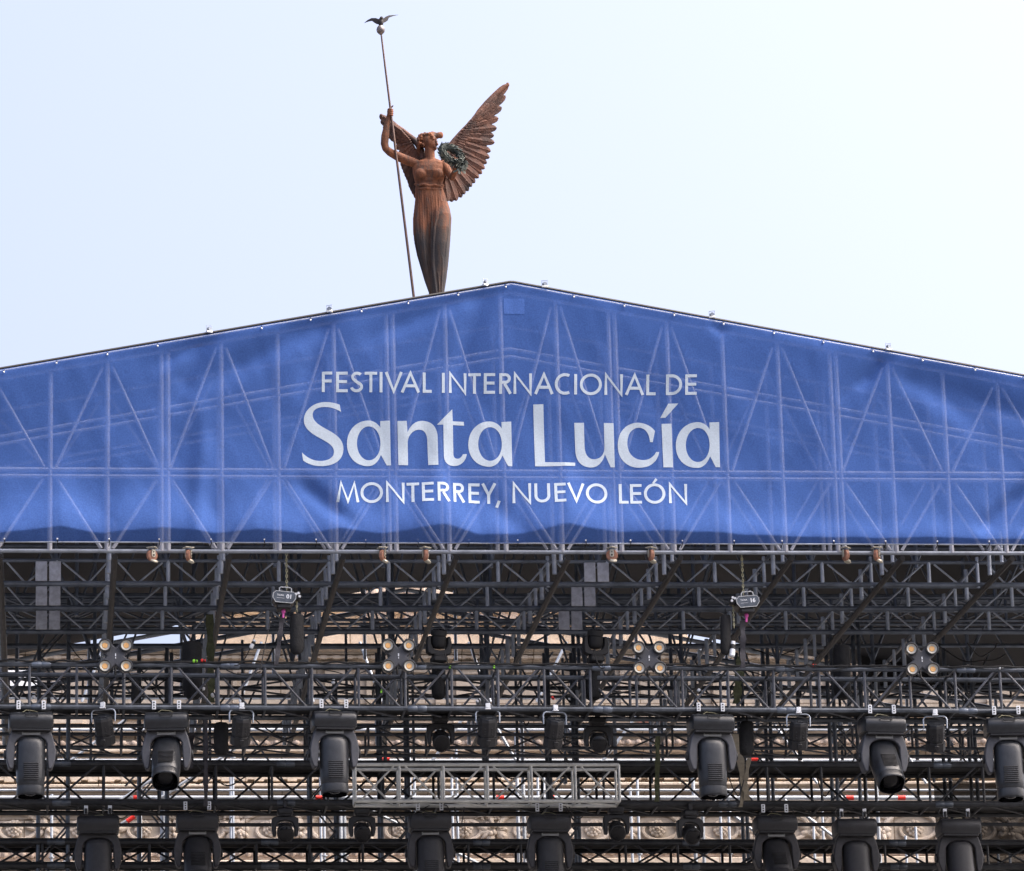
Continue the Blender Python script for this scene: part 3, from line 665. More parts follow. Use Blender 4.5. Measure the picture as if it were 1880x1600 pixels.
def make_small_head(name, body):
    root = thing(name, "", "")
    t = MB(); t.rbox((0, -.02, -.025), (.05, .06, .085), .008); t.build("clamp", BODY_DARK, root)
    t = MB(); t.rbox((0, 0, -.105), (.17, .17, .075), .02); t.rbox((0, 0, -.148), (.135, .14, .02), .005); t.build("base", body, root)
    half = [(-.10,-.155),(-.145,-.18),(-.148,-.30),(-.135,-.37),(-.10,-.375),(-.098,-.28),(-.082,-.235),(-.05,-.212),(0,-.205)]
    poly = half + [(-x, z) for x, z in reversed(half[:-1])]
    t = MB(); t.prism(poly, -.045, .045); yk = t.build("yoke", body, root)
    bv = yk.modifiers.new("bevel", 'BEVEL'); bv.width = .01; bv.segments = 2; bv.limit_method = 'ANGLE'; bv.angle_limit = R(50)
    t = MB(); t.lathe([(.03, .095), (.07, .085), (.09, .06), (.094, .02), (.094, -.05), (.088, -.055), (.088, -.06), (.098, -.065), (.098, -.115), (.09, -.122)], 22, sy=.95)
    hd = t.build("head", body, root); hd.location = (0, 0, -.325)
    t = MB(); t.lathe([(.085, -.1225), (.06, -.135), (.01, -.142)], 22, sy=.95); t.build("lens", GLASS, hd)
    t = MB()
    for i in range(4): t.rbox((0, -.092, .045 - i * .02), (.09, .012, .007), .002)
    t.build("vent_ribs", BODY_DARK, hd)
    return root
def make_can(name):
    """par can on a wire stirrup; back lid leans to the audience"""
    root = thing(name, "", "")
    t = MB(); t.rbox((0, -.035, .005), (.052, .03, .05), .006); t.rbox((0, -.035, -.03), (.06, .04, .014), .004); t.build("clamp", WHITE, root)
    t = MB(); t.path([(-.122, 0, -.17), (-.125, 0, -.075), (-.112, 0, -.05), (-.09, 0, -.04), (.09, 0, -.04), (.112, 0, -.05), (.125, 0, -.075), (.122, 0, -.17)], .008, 6); t.build("stirrup", ALU, root)
    t = MB(); n = 8; prof = [(.06, .075), (.092, .07), (.10, .045), (.10, -.10), (.092, -.105), (.092, -.12), (.106, -.125), (.106, -.215), (.098, -.218)]
    t.lathe(prof, n, sx=1, sy=1)
    for i in range(8):
        a = 2 * math.pi * (i + .5) / 8
        for zz in (-.02, -.05, -.08): t.rbox((.093 * math.cos(a), .093 * math.sin(a), zz), (.012, .012, .016), .003)
    hd = t.build("head", BODY_DARK, root, smooth=False); hd.location = (0, 0, -.19); hd.rotation_euler = (R(30), 0, R(0))
    t = MB(); t.lathe([(.094, .071), (.09, .079), (.05, .085)], 8); t.rbox((.01, -.03, .088), (.07, .035, .012), .003); t.build("back_lid", BODY, hd, smooth=False)
    t = MB(); t.rbox((0, -.112, -.16), (.05, .02, .05), .004); t.build("gel_latch", BODY_DARK, hd)
    t = MB(); t.path([(.03, .0, -.14), (.16, .03, -.10), (.15, .02, -.02), (.09, .01, .02), (.03, -.01, .012)], .005, 5); t.build("safety_cable", RUBBER, root)
    return root
def make_blinder(name):
    root = thing(name, "", ""); a = .072
    arm = []
    for k in range(4):
        c = R(45 + 90 * k)
        for da, rr in ((-26, .155), (0, .165), (26, .155), (45, .088)): arm.append((rr * math.cos(c + R(da)), rr * math.sin(c + R(da))))
    t = MB(); t.prism(arm, -.03, .03); pl = t.build("cross_plate", YOKE, root)
    bv = pl.modifiers.new("bevel", 'BEVEL'); bv.width = .012; bv.segments = 2; bv.limit_method = 'ANGLE'; bv.angle_limit = R(30)
    t = MB(); t.rbox((0, -.034, .012), (.012, .006, .03), .002); t.rbox((0, -.034, -.02), (.010, .006, .016), .002); t.build("maker_tag", WHITE, pl)
    for sx in (-1, 1):
        for sz in (-1, 1):
            c = (sx * .109, -.02, sz * .109)
            t = MB(); t.lathe([(.05, -.06), (.066, -.03), (.069, .03), (.069, .05), (.058, .052), (.053, .035)], 26, c, (0, -1, 0), cap=False); t.lathe([(.05, -.061), (.03, -.07)], 26, c, (0, -1, 0)); cup = t.build("lamp_cup", BODY, root)
            t = MB(); t.lathe([(.052, .036), (.044, .028), (.034, .02), (.004, .018)], 26, c, (0, -1, 0), cap=False); t.build("reflector", REFLECT, cup)
            t = MB(); t.lathe([(.030, .0215), (.026, .026), (.004, .028)], 20, c, (0, -1, 0)); t.build("led", PHOSPHOR, cup)
    t = MB(); t.rbox((0, .06, .0), (.05, .12, .06), .008); t.path([(0, .12, 0), (0, .13, -.1), (0, .12, -.16)], .012, 6); t.build("bracket", BODY_DARK, root)
    t = MB(); t.path([(.1, .04, -.12), (.16, .02, -.19), (.28, .03, -.17), (.36, .06, -.10)], .006, 5); t.path([(-.02, .05, -.10), (-.12, .04, -.22), (.04, .05, -.25), (.12, .06, -.2)], .005, 5); t.build("lead", RUBBER, root)
    return root
def make_hoist(name, number, mirror=1):
    root = thing(name, "", "")
    def chain_links(x, y, z0, z1, r_=.0165):
        t = MB(); z = z0; k = 0
        while z < z1:
            loop = [(r_ * .62 * math.cos(a) * (1 if k % 2 else .2), r_ * .62 * math.cos(a) * (.2 if k % 2 else 1), r_ * 1.25 * math.sin(a)) for a in [2*math.pi*i/8 for i in range(8)]]
            t.path([(x + p[0], y + p[1], z + p[2]) for p in loop], .0048, 5, closed=True); z += r_ * 1.75; k += 1
        return t
    ang = R(5) * mirror
    oct_ = [(-.118,-.012),(-.118,.03),(-.092,.058),(.092,.058),(.118,.03),(.118,-.012),(.085,-.058),(-.085,-.058)]
    rot = lambda p: (p[0] * math.cos(ang) + p[1] * math.sin(ang), p[1] * math.cos(ang) - p[0] * math.sin(ang))
    t = MB(); t.prism([rot((x * .97, z * .97)) for x, z in oct_], -.10, .16); bd = t.build("body", BODY_DARK, root)
    bv = bd.modifiers.new("bevel", 'BEVEL'); bv.width = .01; bv.segments = 2
    t = MB(); t.prism([rot(p) for p in oct_], -.113, -.103); fp = t.build("front_plate", CHARCOAL, root)
    t = MB(); pts = [rot(p) for p in oct_]; t.path([(x, -.115, z) for x, z in pts], .0042, 5, closed=True); t.build("white_rim", RIM, fp)
    t = MB(); t.path([(*rot((-.058, .05)), 0)[:1] + (-.09, rot((-.058, .05))[1]), (rot((-.055, .098))[0], -.09, rot((-.055, .098))[1]), (rot((-.04, .108))[0], -.09, rot((-.04, .108))[1]), (rot((.05, .108))[0], -.09, rot((.05, .108))[1]), (rot((.066, .098))[0], -.09, rot((.066, .098))[1]), (rot((.069, .05))[0], -.09, rot((.069, .05))[1])], .0065, 6); t.build("handle", RIM, root)
    for txt, size, x, z, nm in ((number, .060, .020, -.012, "number"), ("TICXA", .024, -.078, .010, "maker_name")):
        cu = bpy.data.curves.new(nm, 'FONT'); cu.body = txt; cu.size = size; cu.extrude = .0012; cu.offset = .0016 if nm == "number" else .0004
        o = bpy.data.objects.new(nm, cu); COL.objects.link(o); dg = bpy.context.evaluated_depsgraph_get(); me = bpy.data.meshes.new_from_object(o.evaluated_get(dg))
        bpy.data.objects.remove(o); bpy.data.curves.remove(cu)
        for v in me.vertices:
            p = rot((v.co.x + x, v.co.y + z)); v.co = (p[0], -.1145 - v.co.z, p[1])
        me.materials.clear(); me.materials.append(WHITE); o = bpy.data.objects.new(nm, me); COL.objects.link(o); o.parent = fp
    t = MB(); a, b_ = rot((-.078, -.014)), rot((0.0, -.014)); t.tube((a[0], -.115, a[1]), (b_[0], -.115, b_[1]), .0015, 5); t.build("rule_line", WHITE, fp)
    chain_links(.03 * mirror, -.02, .10, .52).build("load_chain", CHAIN, root)
    t = MB(); t.rbox((.03 * mirror, -.02, .055), (.05, .08, .05), .01); t.build("chain_guide", BODY_DARK, root)
    chain_links(.135 * mirror, .02, -.24, .02, .014).build("slack_chain", CHAIN, root)
    t = MB(); t.rbox((.145 * mirror, .02, .03), (.06, .10, .085), .012); t.build("gear_box", BODY_DARK, root)
    t = MB()
    for dx, dz in ((.125, .045), (.16, .02), (.15, .055)): t.lathe([(.012, 0), (.016, .01), (.012, .025)], 10, (dx * mirror, -.04, dz), (0, -1, 0))
    t.build("fitting", WHITE, root)
    t = MB(); t.ball((-.005, -.02, -.13), (.022, .02, .028)); t.tube((-.005, -.02, -.13), (-.01, -.02, -.20), .012, 8); t.build("hook", PINK, root)
    t = MB(); t.rbox((0, 0, -.085), (.15, .18, .055), .015); t.build("underside_box", BODY_DARK, root)
    return root
# ---- large lamps of the front truss
ZA = lambda px: at(px, 1291 + 7 * px / 1880, YA - .03).z
AX = lambda px, py, Y: at(px, py, Y).x
proto = make_big_head("moving_head_lamp", BODY, YOKE, BADGE)
for px, dy, tilt, lab in ((57, 0, -2, "large moving head lamp hanging straight down, leftmost under the front truss"),
                          (306, 0, -40, "large moving head lamp swung forward between two can lights at the left"),
                          (612, -2, -3, "large lamp hanging straight down at the left end of the silver truss"),
                          (1303, 4, -2, "large moving head lamp hanging straight down beside the right black chain bag"),
                          (1617, 8, -40, "large moving head lamp swung forward between two can lights at the right"),
                          (1846, 10, -4, "large moving head lamp cut by the right edge of the picture")):
    p = at(px, 1291 + dy, YA - .02); place(proto, p, lab, "stage light", "large moving heads on the front truss", math.sin(px) * 5, tilt)
proto = make_big_head("dark_moving_head_lamp", mat("lamp_body_shaded", (0.022, 0.022, 0.025), 0.5, 0, 0.2, 18), mat("lamp_yoke_shaded", (0.035, 0.034, 0.038), 0.6, 0, 0.2, 18), BADGE)  # same lamp with separate colours, roof shade put into body and yoke
for px, py, rz, tilt, lab in ((180, 1481, 180, 6, "black lamp of the lower row, leftmost, seen from its connector side"),
                              (362, 1476, 0, -32, "black lamp of the lower row, stone showing through its yoke, second from left"),
                              (788, 1477, 0, -6, "black lamp of the lower row under the left half of the silver truss"),
                              (1007, 1479, 0, -6, "black lamp of the lower row under the right half of the silver truss"),
                              (1421, 1481, 0, -38, "black lamp of the lower row right of the beige webbing, swung forward"),
                              (1567, 1487, 180, 6, "black lamp of the lower row, second from the right, connectors towards the viewer"),
                              (1757, 1487, 180, 10, "black lamp of the lower row in the dark right corner")):
    place(proto, at(px, py, YBT - .2), lab, "stage light", "black moving heads on the rear truss", rz, tilt)
# ---- small moving heads
proto = make_small_head("small_moving_head_lamp", BODY_DARK)
for px, py, Y, rz, tilt, lab, sc in ((808, 1303, YA + .5, 0, -58, "small round moving head under the front truss, left of centre", 1.0),
                                     (1096, 1308, YA + .5, 0, -70, "small round moving head under the front truss, right of centre", 1.0),
                                     (523, 1474, YBT, 0, -68, "small moving head in front of the stone frieze, under the third large lamp", 1.0),
                                     (664, 1474, YBT, 0, -64, "small moving head hanging at the left end of the silver truss", 1.0),
                                     (1130, 1471, YBT, 0, -62, "small moving head hanging at the right end of the silver truss", 1.0),
                                     (1265, 1478, YBT, 8, -66, "small moving head under the fourth large lamp", 1.0)):
    place(proto, at(px, py, Y), lab, "stage light", "small moving heads", rz, tilt, sc)
# dark lamps standing up behind the front truss
up = make_small_head("upright_moving_head_lamp", RUBBER)
for px, lab in ((806, "black moving head standing upright on the front truss, left of centre"), (1094, "black moving head standing upright on the front truss, right of centre")):
    o = place(up, at(px, 1228, YA + .35), lab, "stage light", "upright lamps on the front truss", 0, 14, .92); o.rotation_euler = (R(180), 0, R(12))
# ---- can lights
proto = make_can("can_light")
for px, py, rz, lab in ((190, 1296, -14, "can light on a wire stirrup beside the leftmost large lamp"), (443, 1297, 6, "can light on a wire stirrup beside the left black chain bag"),
                        (895, 1298, 0, "can light on a wire stirrup above the silver truss, left one of the middle pair"), (1018, 1301, 10, "can light on a wire stirrup above the silver truss, right one of the middle pair"),
                        (1465, 1305, 0, "can light on a wire stirrup left of the fifth large lamp"), (1716, 1309, -6, "can light on a wire stirrup right of the fifth large lamp")):
    place(proto, at(px, py, YA + (0 if px < 1500 else .02)), lab, "stage light", "can lights on the front truss", rz)
# ---- four-lens blinders
proto = make_blinder("blinder_light")
for px, py, rz, lab in ((212, 1206, 0, "four-lens blinder light at the left end of the front truss"), (731, 1206, 1, "four-lens blinder light in the middle left, right of the left hoist"),
                        (1191, 1210, 0, "four-lens blinder light in the middle right, left of the right hoist"), (1692, 1212, -3, "four-lens blinder light at the right end of the front truss")):
    place(proto, at(px, py, YA - .22), lab, "blinder light", "four-lens blinders", rz)
# ---- hoists, chain bags, slings
h = make_hoist("chain_hoist", "01", 1); h.location = at(521, 1101, .30); tag(h, "black chain hoist numbered 01, the left one, tall chain bag on its right", "hoist")
h = make_hoist("chain_hoist", "16", -1); h.location = at(1370, 1109, .30); tag(h, "black chain hoist numbered 16, the right one, chain bag on its left", "hoist")
def bag(px, y0, y1, wpx, Y, label, lean=0.0, m=CLOTH_BLACK):
    a, b_ = at(px, y0, Y), at(px + lean, y1, Y); r_ = wpx / 2 * .0056; L = (a - b_).length; t = MB()
    prof = [(r_ * .80, 0), (r_ * .95, .03), (r_, L * .3), (r_ * .97, L * .6), (r_, L * .82), (r_ * .85, L * .94), (r_ * .5, L)]
    n = 18; vs = []
    A, B_, D = frame(b_ - a)
    for r0, h0 in prof:
        for i in range(n):
            q = 2 * math.pi * i / n; rr = r0 * (1 + .05 * math.sin(3 * q + h0 * 20) + .03 * math.sin(7 * q + h0 * 40)); vs.append(a + D * h0 + A * rr * math.cos(q) + B_ * rr * math.sin(q))
    t.add(vs, [(k*n+i, k*n+(i+1) % n, (k+1)*n+(i+1) % n, (k+1)*n+i) for k in range(len(prof)-1) for i in range(n)] + [tuple(range(n))[::-1], tuple(range((len(prof)-1)*n, len(prof)*n))])
    root = thing("chain_bag", label, "chain bag", a, "black chain bags"); bdy = t.build("bag", m, root)
    t = MB(); t.path([a + A * r_ * .7, a + Vector((0, 0, .07)), a - A * r_ * .7], .006, 5); t.build("strap", RUBBER, root)
    return root
bag(545, 1129, 1201, 26, .34, "tall black chain bag hanging below hoist 01")
bag(1332, 1130, 1202, 20, .36, "tall narrow chain bag hanging below hoist 16")
bag(406, 1328, 1387, 28, 1.1, "black chain bag hanging under the front truss beside the left can light", 0)
bag(1371, 1326, 1388, 28, 1.1, "black chain bag hanging beside the fourth large lamp", -1)
bag(805, 1226, 1284, 27, 1.3, "black cloth bag inside the front truss, below the left upright lamp")
bag(1088, 1228, 1286, 30, 1.3, "black cloth bag inside the front truss, below the right upright lamp")
bag(352, 1180, 1284, 38, 1.5, "large black cloth cover beside the olive webbing at the left", 2)
bag(248, 1250, 1292, 15, 1.6, "small black bag inside the front truss at the left")
bag(1545, 1186, 1284, 34, 1.5, "large black cloth cover inside the front truss at the right", 2)
def strap(px0, y0, px1, y1, Y, w_, m, label, name="sling"):
    a, b_ = at(px0, y0, Y), at(px1, y1, Y); t = MB(); n = 10; vs = []
    for i in range(n + 1):
        p = a.lerp(b_, i / n); ww = w_ * (1 + .25 * math.sin(i * 1.9)); yy = .02 * math.sin(i * 1.3)
        vs += [p + Vector((-ww / 2, yy, 0)), p + Vector((ww / 2, yy + .015 * math.sin(i), 0)), p + Vector((ww / 2, yy + .014 + .015 * math.sin(i), 0)), p + Vector((-ww / 2, yy + .014, 0))]
    t.add(vs, [(i*4+k, i*4+(k+1) % 4, (i+1)*4+(k+1) % 4, (i+1)*4+k) for i in range(n) for k in range(4)] + [(0, 1, 2, 3), tuple(n*4+k for k in (3, 2, 1, 0))])
    o = t.build(name, m); return tag(o, label, "sling", "lifting slings")
WEB = mat("black_webbing", (0.04, 0.038, 0.045), 0.85, 0, .3, 30)
strap(519, 1128, 507, 1222, .30, .050, WEB, "black lifting sling between hoist 01 and the front truss")
strap(1364, 1140, 1364, 1226, .32, .055, WEB, "black lifting sling between hoist 16 and the front truss")
strap(385, 1128, 388, 1290, 1.9, .075, SLING, "olive green webbing hanging behind the front truss at the left")
strap(1361, 1205, 1352, 1292, 1.4, .085, SLING, "olive green webbing under hoist 16")
strap(1208, 1352, 1206, 1472, 2.4, .05, SLING, "olive green webbing hanging over the black truss right of the silver truss")
strap(1350, 1348, 1372, 1470, 2.5, .07, BEIGE_SLING, "beige webbing beside the fourth large lamp, left strand of its loop")
strap(1376, 1392, 1360, 1482, 2.52, .045, BEIGE_SLING, "beige webbing beside the fourth large lamp, right strand of its loop")
strap(352, 1345, 350, 1410, 1.3, .05, WEB, "dark webbing hanging right of the second large lamp")
strap(378, 1300, 378, 1480, 2.2, .045, WEB, "dark webbing between the left chain bag and the lower row")
# ---- casters under and above the banner
def make_caster(name):
    root = thing(name, "", "")
    t = MB(); t.rbox((0, 0, -.008), (.10, .08, .012), .003)
    for x in (-.04, .04): t.lathe([(.009, 0), (.009, .012)], 6, (x, -.03, -.014), (0, 0, 1))
    t.build("top_plate", CASTER_FORK, root)
    t = MB(); t.lathe([(.03, -.012), (.03, -.03), (.02, -.034)], 14); t.build("swivel", ALU_DARK, root)
    t = MB(); n = 22; t.lathe([(.052, -.021), (.060, -.014), (.061, .014), (.052, .021)], n, (.0, 0, -.088), (.78, -.6, 0)); wl = t.build("wheel", CASTER_WHEEL, root)
    dv = Vector((.78, -.6, 0)); sd_ = Vector((.6, .78, 0))
    for s_ in (-1, 1):
        fk = MB(); o = dv * (s_ * .030)
        pl = [(-.020, -.03), (.020, -.03), (.024, -.075), (.020, -.104), (0, -.112), (-.02, -.104), (-.024, -.075)]
        vs = [tuple(o + dv * e + sd_ * x + Vector((0, 0, z))) for e in (-.003, .003) for x, z in pl]; m_ = len(pl)
        fk.add(vs, [tuple(range(m_)), tuple(range(2*m_-1, m_-1, -1))] + [(i, m_+i, m_+(i+1) % m_, (i+1) % m_) for i in range(m_)])
        f_ = fk.build("fork", CASTER_FORK, root)
    t = MB(); t.lathe([(.009, 0), (.009, .008)], 8, tuple(dv * .034 + Vector((0, 0, -.09))), (.78, -.6, 0)); t.lathe([(.006, 0), (.006, .006)], 8, tuple(dv * .033 + Vector((0, 0, -.055))), (.78, -.6, 0)); t.build("axle_bolt", RUBBER, f_)
    t = MB(); t.lathe([(.034, 0), (.042, .012), (.03, .026)], 12, (.02, .0, -.158), (.4, -.2, .9)); t.build("brake_pedal", CASTER_FORK, root)
    return root
proto = make_caster("caster_wheel")
pos = ["left of the leftmost pair", "right of the leftmost pair", "left of the second pair", "right of the second pair", "left of the third pair", "right of the third pair", "left of the rightmost pair", "right of the rightmost pair"]
for i, (px, rz) in enumerate(((279, -20), (346, 25), (702, 15), (781, 40), (1123, -60), (1195, 45), (1552, 50), (1609, 8))):
    place(proto, at(px, 1005, .1), "upside-down caster wheel with tan tyre just under the banner, %s" % pos[i], "caster wheel", "caster wheels under the banner", rz)
def make_clip(name):
    root = thing(name, "", "")
    t = MB(); t.lathe([(.026, -.02), (.030, 0), (.026, .02)], 16, (0, 0, .03), (0.3, -1, 0)); t.build("roller", ALU_DARK, root)
    t = MB(); t.path([(-.034, 0, 0), (-.038, 0, .075), (.038, 0, .080), (.034, 0, .0)], .0055, 5); t.build("bracket", ALU, root)
    t = MB(); t.rbox((0, .0, -.01), (.085, .05, .03), .006); t.build("foot", ALU_BRIGHT, root)
    return root
proto = make_clip("roof_clamp")
nm = ["leftmost of the six", "second from the left", "just left of the gable peak", "just right of the gable peak", "second from the right", "rightmost of the six"]
for i, (px, rz) in enumerate(((384, 20), (605, -20), (893, 35), (1002, 0), (1308, -10), (1629, 15))):
    x = at(px, 600, -.06).x; place(proto, (x, -.06, gable_z(x) + .02), "small roller clamp on the roof edge, %s" % nm[i], "clamp", "clamps on the roof edge", rz, None, .78)
# ---- cables
def sag(p, q, d, n=14, wob=.0):
    out = []
    for i in range(n + 1):
        u = i / n; v = p.lerp(q, u); v.z -= d * 4 * u * (1 - u); v.y += wob * math.sin(u * 9 + p.x); v.z += wob * .6 * math.sin(u * 13 + p.x); out.append(v)
    return out
def cable(pts, r_, label, m=RUBBER, group="cables on the rig"):
    t = MB(); t.path(pts, r_, 6); return tag(t.build("cable", m), label, "cable", group)
Y = YA - .035
rnd = random.Random(3)
for k, (a, b_, lab) in enumerate(((-60, 240, "black cable lying along the front truss top beside the leftmost blinder"), (240, 640, "black cable lying along the front truss top below the olive webbing"), (640, 1060, "black cable lying along the front truss top beside the middle blinder"), (1060, 1480, "black cable lying along the front truss top under hoist 16"), (1480, 1960, "black cable lying along the front truss top beside the rightmost blinder"))):
    pts = []
    for i in range(40):
        px = a + (b_ - a) * i / 39; p = at(px, 1214 + px * .006, Y); p.z += .018 * noise.noise(Vector((px * .03, k, 0))) + .02 * max(0, noise.noise(Vector((px * .012, k + 5, 0)))); p.y += .04 * noise.noise(Vector((px * .02, k, 9))); pts.append(p)
    cable(pts, .011, lab)
for k, (a, y0, b_, y1, d, Yc, lab) in enumerate(((205, 1489, 240, 1490, .08, YBT - .3, "thin cable looping beside the leftmost lower lamp"), (395, 1488, 425, 1500, .14, YBT - .3, "thin cable hanging right of the second lower lamp"), (690, 1497, 765, 1490, .06, YBT - .35, "thin cable drooping to the lamp under the left half of the silver truss"),
        (835, 1482, 852, 1482, .22, YBT - .4, "thin cable loop hanging under the silver truss beside its left lamp"), (1045, 1482, 1078, 1482, .13, YBT - .4, "thin cable loop hanging under the silver truss beside its right lamp"), (1470, 1482, 1540, 1492, .06, YBT - .3, "thin cable drooping between two lower lamps at the right"),
        (430, 1222, 470, 1160, .10, .6, "black cable rising to a white plug left of hoist 01"), (1440, 1222, 1560, 1222, .07, YA - .04, "thin cable drooping below the front truss top at the right"), (1090, 1195, 1110, 1225, .08, YA - .05, "thin cable at the right upright lamp"), (815, 1195, 830, 1225, .05, YA - .05, "thin cable at the left upright lamp"), (415, 1230, 480, 1232, .05, YA, "thin cable drooping inside the front truss left of hoist 01"), (500, 1125, 478, 1230, -.02, .28, "thin slack line falling from hoist 01"))):
    cable(sag(at(a, y0, Yc), at(b_, y1, Yc), d), .006, lab)
rl = random.Random(21)
for k in range(26):
    px = rl.uniform(20, 1860); py = rl.choice((1180, 1225, 1250, 1300, 1335, 1375, 1400, 1420)); Yc = rl.uniform(1.3, 9.5)
    t = MB(); t.path(sag(at(px, py, Yc), at(px + rl.uniform(20, 130), py + rl.uniform(-10, 30), Yc + rl.uniform(-.2, .3)), rl.uniform(.05, .3), 16, .02), rl.uniform(.005, .009), 5)
    tag(t.build("loose_cable", RUBBER), "thin black cable hanging in a loose loop in the back of the rig", "cable", "loose cable loops at the back of the rig")
# white and coloured plugs lying on the trusses
def plug(px, y, Y, m, ln, r_, rot, label):
    root = thing("cable_plug", label, "plug", at(px, y, Y), "cable plugs")
    d = Vector((math.cos(R(rot)), 0.15, math.sin(R(rot)))); c = Vector(root.location)
    t = MB(); t.lathe([(r_ * .7, 0), (r_, .01), (r_, ln * .45), (r_ * .8, ln * .47), (r_ * .8, ln)], 12, c - d * ln / 2, d); t.build("shell", m, root)
    t = MB(); t.lathe([(r_ * .95, ln * .5), (r_ * .95, ln * .78)], 12, c - d * ln / 2, d); t.build("collar", RUBBER, root)
for a in ((464, 1183, .5, WHITE, .10, .022, 65, "white cable plug hanging left of hoist 01"), (1345, 1192, .32, WHITE, .17, .030, 82, "large white inline plug hanging below hoist 16"), (358, 1214, Y, GREEN, .05, .019, 0, "bright green connector on the front truss"), (373, 1213, Y, RED, .05, .017, 0, "red connector on the front truss beside the green one"),
          (373, 1262, 1.6, WHITE, .07, .024, 80, "white plug inside the front truss below the olive webbing"), (392, 1276, 1.6, WHITE, .05, .026, 30, "white round fitting inside the front truss near the olive webbing"), (878, 1287, YA + .1, WHITE, .05, .02, 30, "white fitting above the left middle can light"), (62, 1278, 1.5, WHITE, .06, .02, 85, "white plug above the leftmost large lamp"),
          (1494, 1222, Y, RED, .04, .015, 0, "small red connector on the front truss at the right"), (1015, 1282, YA + .1, RED, .04, .016, -50, "red connector above the right middle can light"), (612, 1252, 1.5, WHITE, .05, .02, 85, "white plug inside the front truss, middle left"), (1837, 1226, Y, WHITE, .05, .02, 10, "white plug on the front truss at the far right"), (1285, 1269, YA + .1, WHITE, .06, .02, -30, "white plug inside the front truss above the fourth large lamp"),
          (826, 1225, YA - .035, GREEN, .03, .012, 80, "green tape mark on the front truss right of the left upright lamp"), (907, 1225, YA - .035, GREEN, .03, .012, 80, "green tape mark in the middle of the front truss"), (700, 1270, YA - .02, GREEN, .03, .013, 80, "green tape mark on a post below the second blinder")):
    plug(*a)
# ================================================================ palace behind the stage
YP = 23.0
FX0, FX1 = at(-320, 1300, YP).x, at(2250, 1300, YP).x
pal = thing("palace", "stone palace with carved frieze and cornice seen through the stage trusses", "palace", ((FX0 + FX1) / 2, YP, 0))
zp = lambda py: z_of(py, YP)
def band(name, rows, m, x0=FX0, x1=FX1, Yb=YP):
    """horizontal moulding: rows = [(py_top, py_bottom, projection)] as one stepped profile"""
    t = MB()
    for y0, y1, pr in rows:
        za, zb = z_of(y0, Yb - pr), z_of(y1, Yb - pr)
        t.rbox(((x0 + x1) / 2, Yb - pr / 2 + .3, (za + zb) / 2), (x1 - x0, pr + .6, za - zb), .012)
    return t.build(name, m, pal, smooth=False)
band("cornice", [(1183, 1187, .40), (1187.3, 1191, .34), (1191.3, 1196, .26), (1196.3, 1201, .20), (1201.3, 1208, .14), (1208.3, 1215, .08)], STONE)
t = MB(); t.box(((FX0 + FX1) / 2, YP + .5, (zp(1215) + zp(1600)) / 2 - 3), (FX1 - FX0, .98, zp(1215) - zp(1600) + 6)); t.build("wall", STONE, pal)
band("string_course", [(1331, 1336, .10), (1336.3, 1343, .2), (1343.3, 1349, .12)], STONE)
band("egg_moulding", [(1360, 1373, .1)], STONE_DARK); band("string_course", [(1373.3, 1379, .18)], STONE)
band("architrave", [(1400, 1421, .07)], STONE)
band("dentil_shelf", [(1437, 1444, .3), (1444.3, 1450, .2), (1450.3, 1456, .12)], STONE)
band("architrave", [(1470, 1487, .14)], STONE)
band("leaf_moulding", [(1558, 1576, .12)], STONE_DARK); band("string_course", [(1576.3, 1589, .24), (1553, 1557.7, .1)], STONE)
band("lower_band", [(1589.3, 1640, .16)], STONE)
def row(name, y0, y1, step, wd, pr, m, egg=False):
    t = MB(); x = FX0; z0, z1 = zp(y0), zp(y1)
    t.box(((FX0 + FX1) / 2, YP + .02, (z0 + z1) / 2), (FX1 - FX0, .03 + 2 * pr, (z0 - z1) * .5))
    while x < FX1:
        if egg: t.ball((x, YP - pr, (z0 + z1) / 2), (wd / 2, .05, (z0 - z1) / 2), 8, 5)
        else: t.box((x, YP - pr / 2 + .05, (z0 + z1) / 2), (wd, pr + .1, z0 - z1))
        x += step
    t.build(name, m, pal)
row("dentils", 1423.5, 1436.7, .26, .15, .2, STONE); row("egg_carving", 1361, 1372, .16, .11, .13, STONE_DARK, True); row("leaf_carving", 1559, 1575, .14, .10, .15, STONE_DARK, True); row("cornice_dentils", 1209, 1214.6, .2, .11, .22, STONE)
for px in (120, 370, 620, 860, 1080, 1330, 1590, 1830):        # flat pilasters of the upper wall
    a = at(px, 1215, YP); t = MB(); t.box((a.x, YP - .03, (zp(1215.2) + zp(1330.8)) / 2), (.42, .1, zp(1215.2) - zp(1330.8))); t.box((a.x, YP - .06, zp(1224)), (.54, .16, .1)); t.box((a.x, YP - .06, zp(1323)), (.54, .16, .12)); t.build("pilaster", STONE, pal, smooth=False)
for px in (245, 495, 740, 970, 1205, 1460, 1710):        # sunk panels with frames
    a = at(px, 1270, YP); t = MB(); w2, z0, z1 = .55, zp(1232), zp(1316)
    for x_, ww in ((-w2, .07), (w2, .07)): t.box((a.x + x_, YP - .02, (z0 + z1) / 2), (ww, .07, z0 - z1))
    for z in (z0, z1): t.box((a.x, YP - .022, z), (2 * w2 + .07, .075, .07))
    t.build("panel_frame", STONE, pal, smooth=False)
a = at(1192, 1318, YP); t = MB(); pts = []
for i in range(18):
    q = 2 * math.pi * i / 18; r_ = 1 + .25 * noise.noise(Vector((math.cos(q) * 1.5, math.sin(q) * 1.5, 3))); pts.append((a.x + .22 * r_ * math.cos(q), a.z + .16 * r_ * math.sin(q)))
t.prism(pts, YP - .012, YP + .02); t.build("exposed_brick", BRICK, pal)
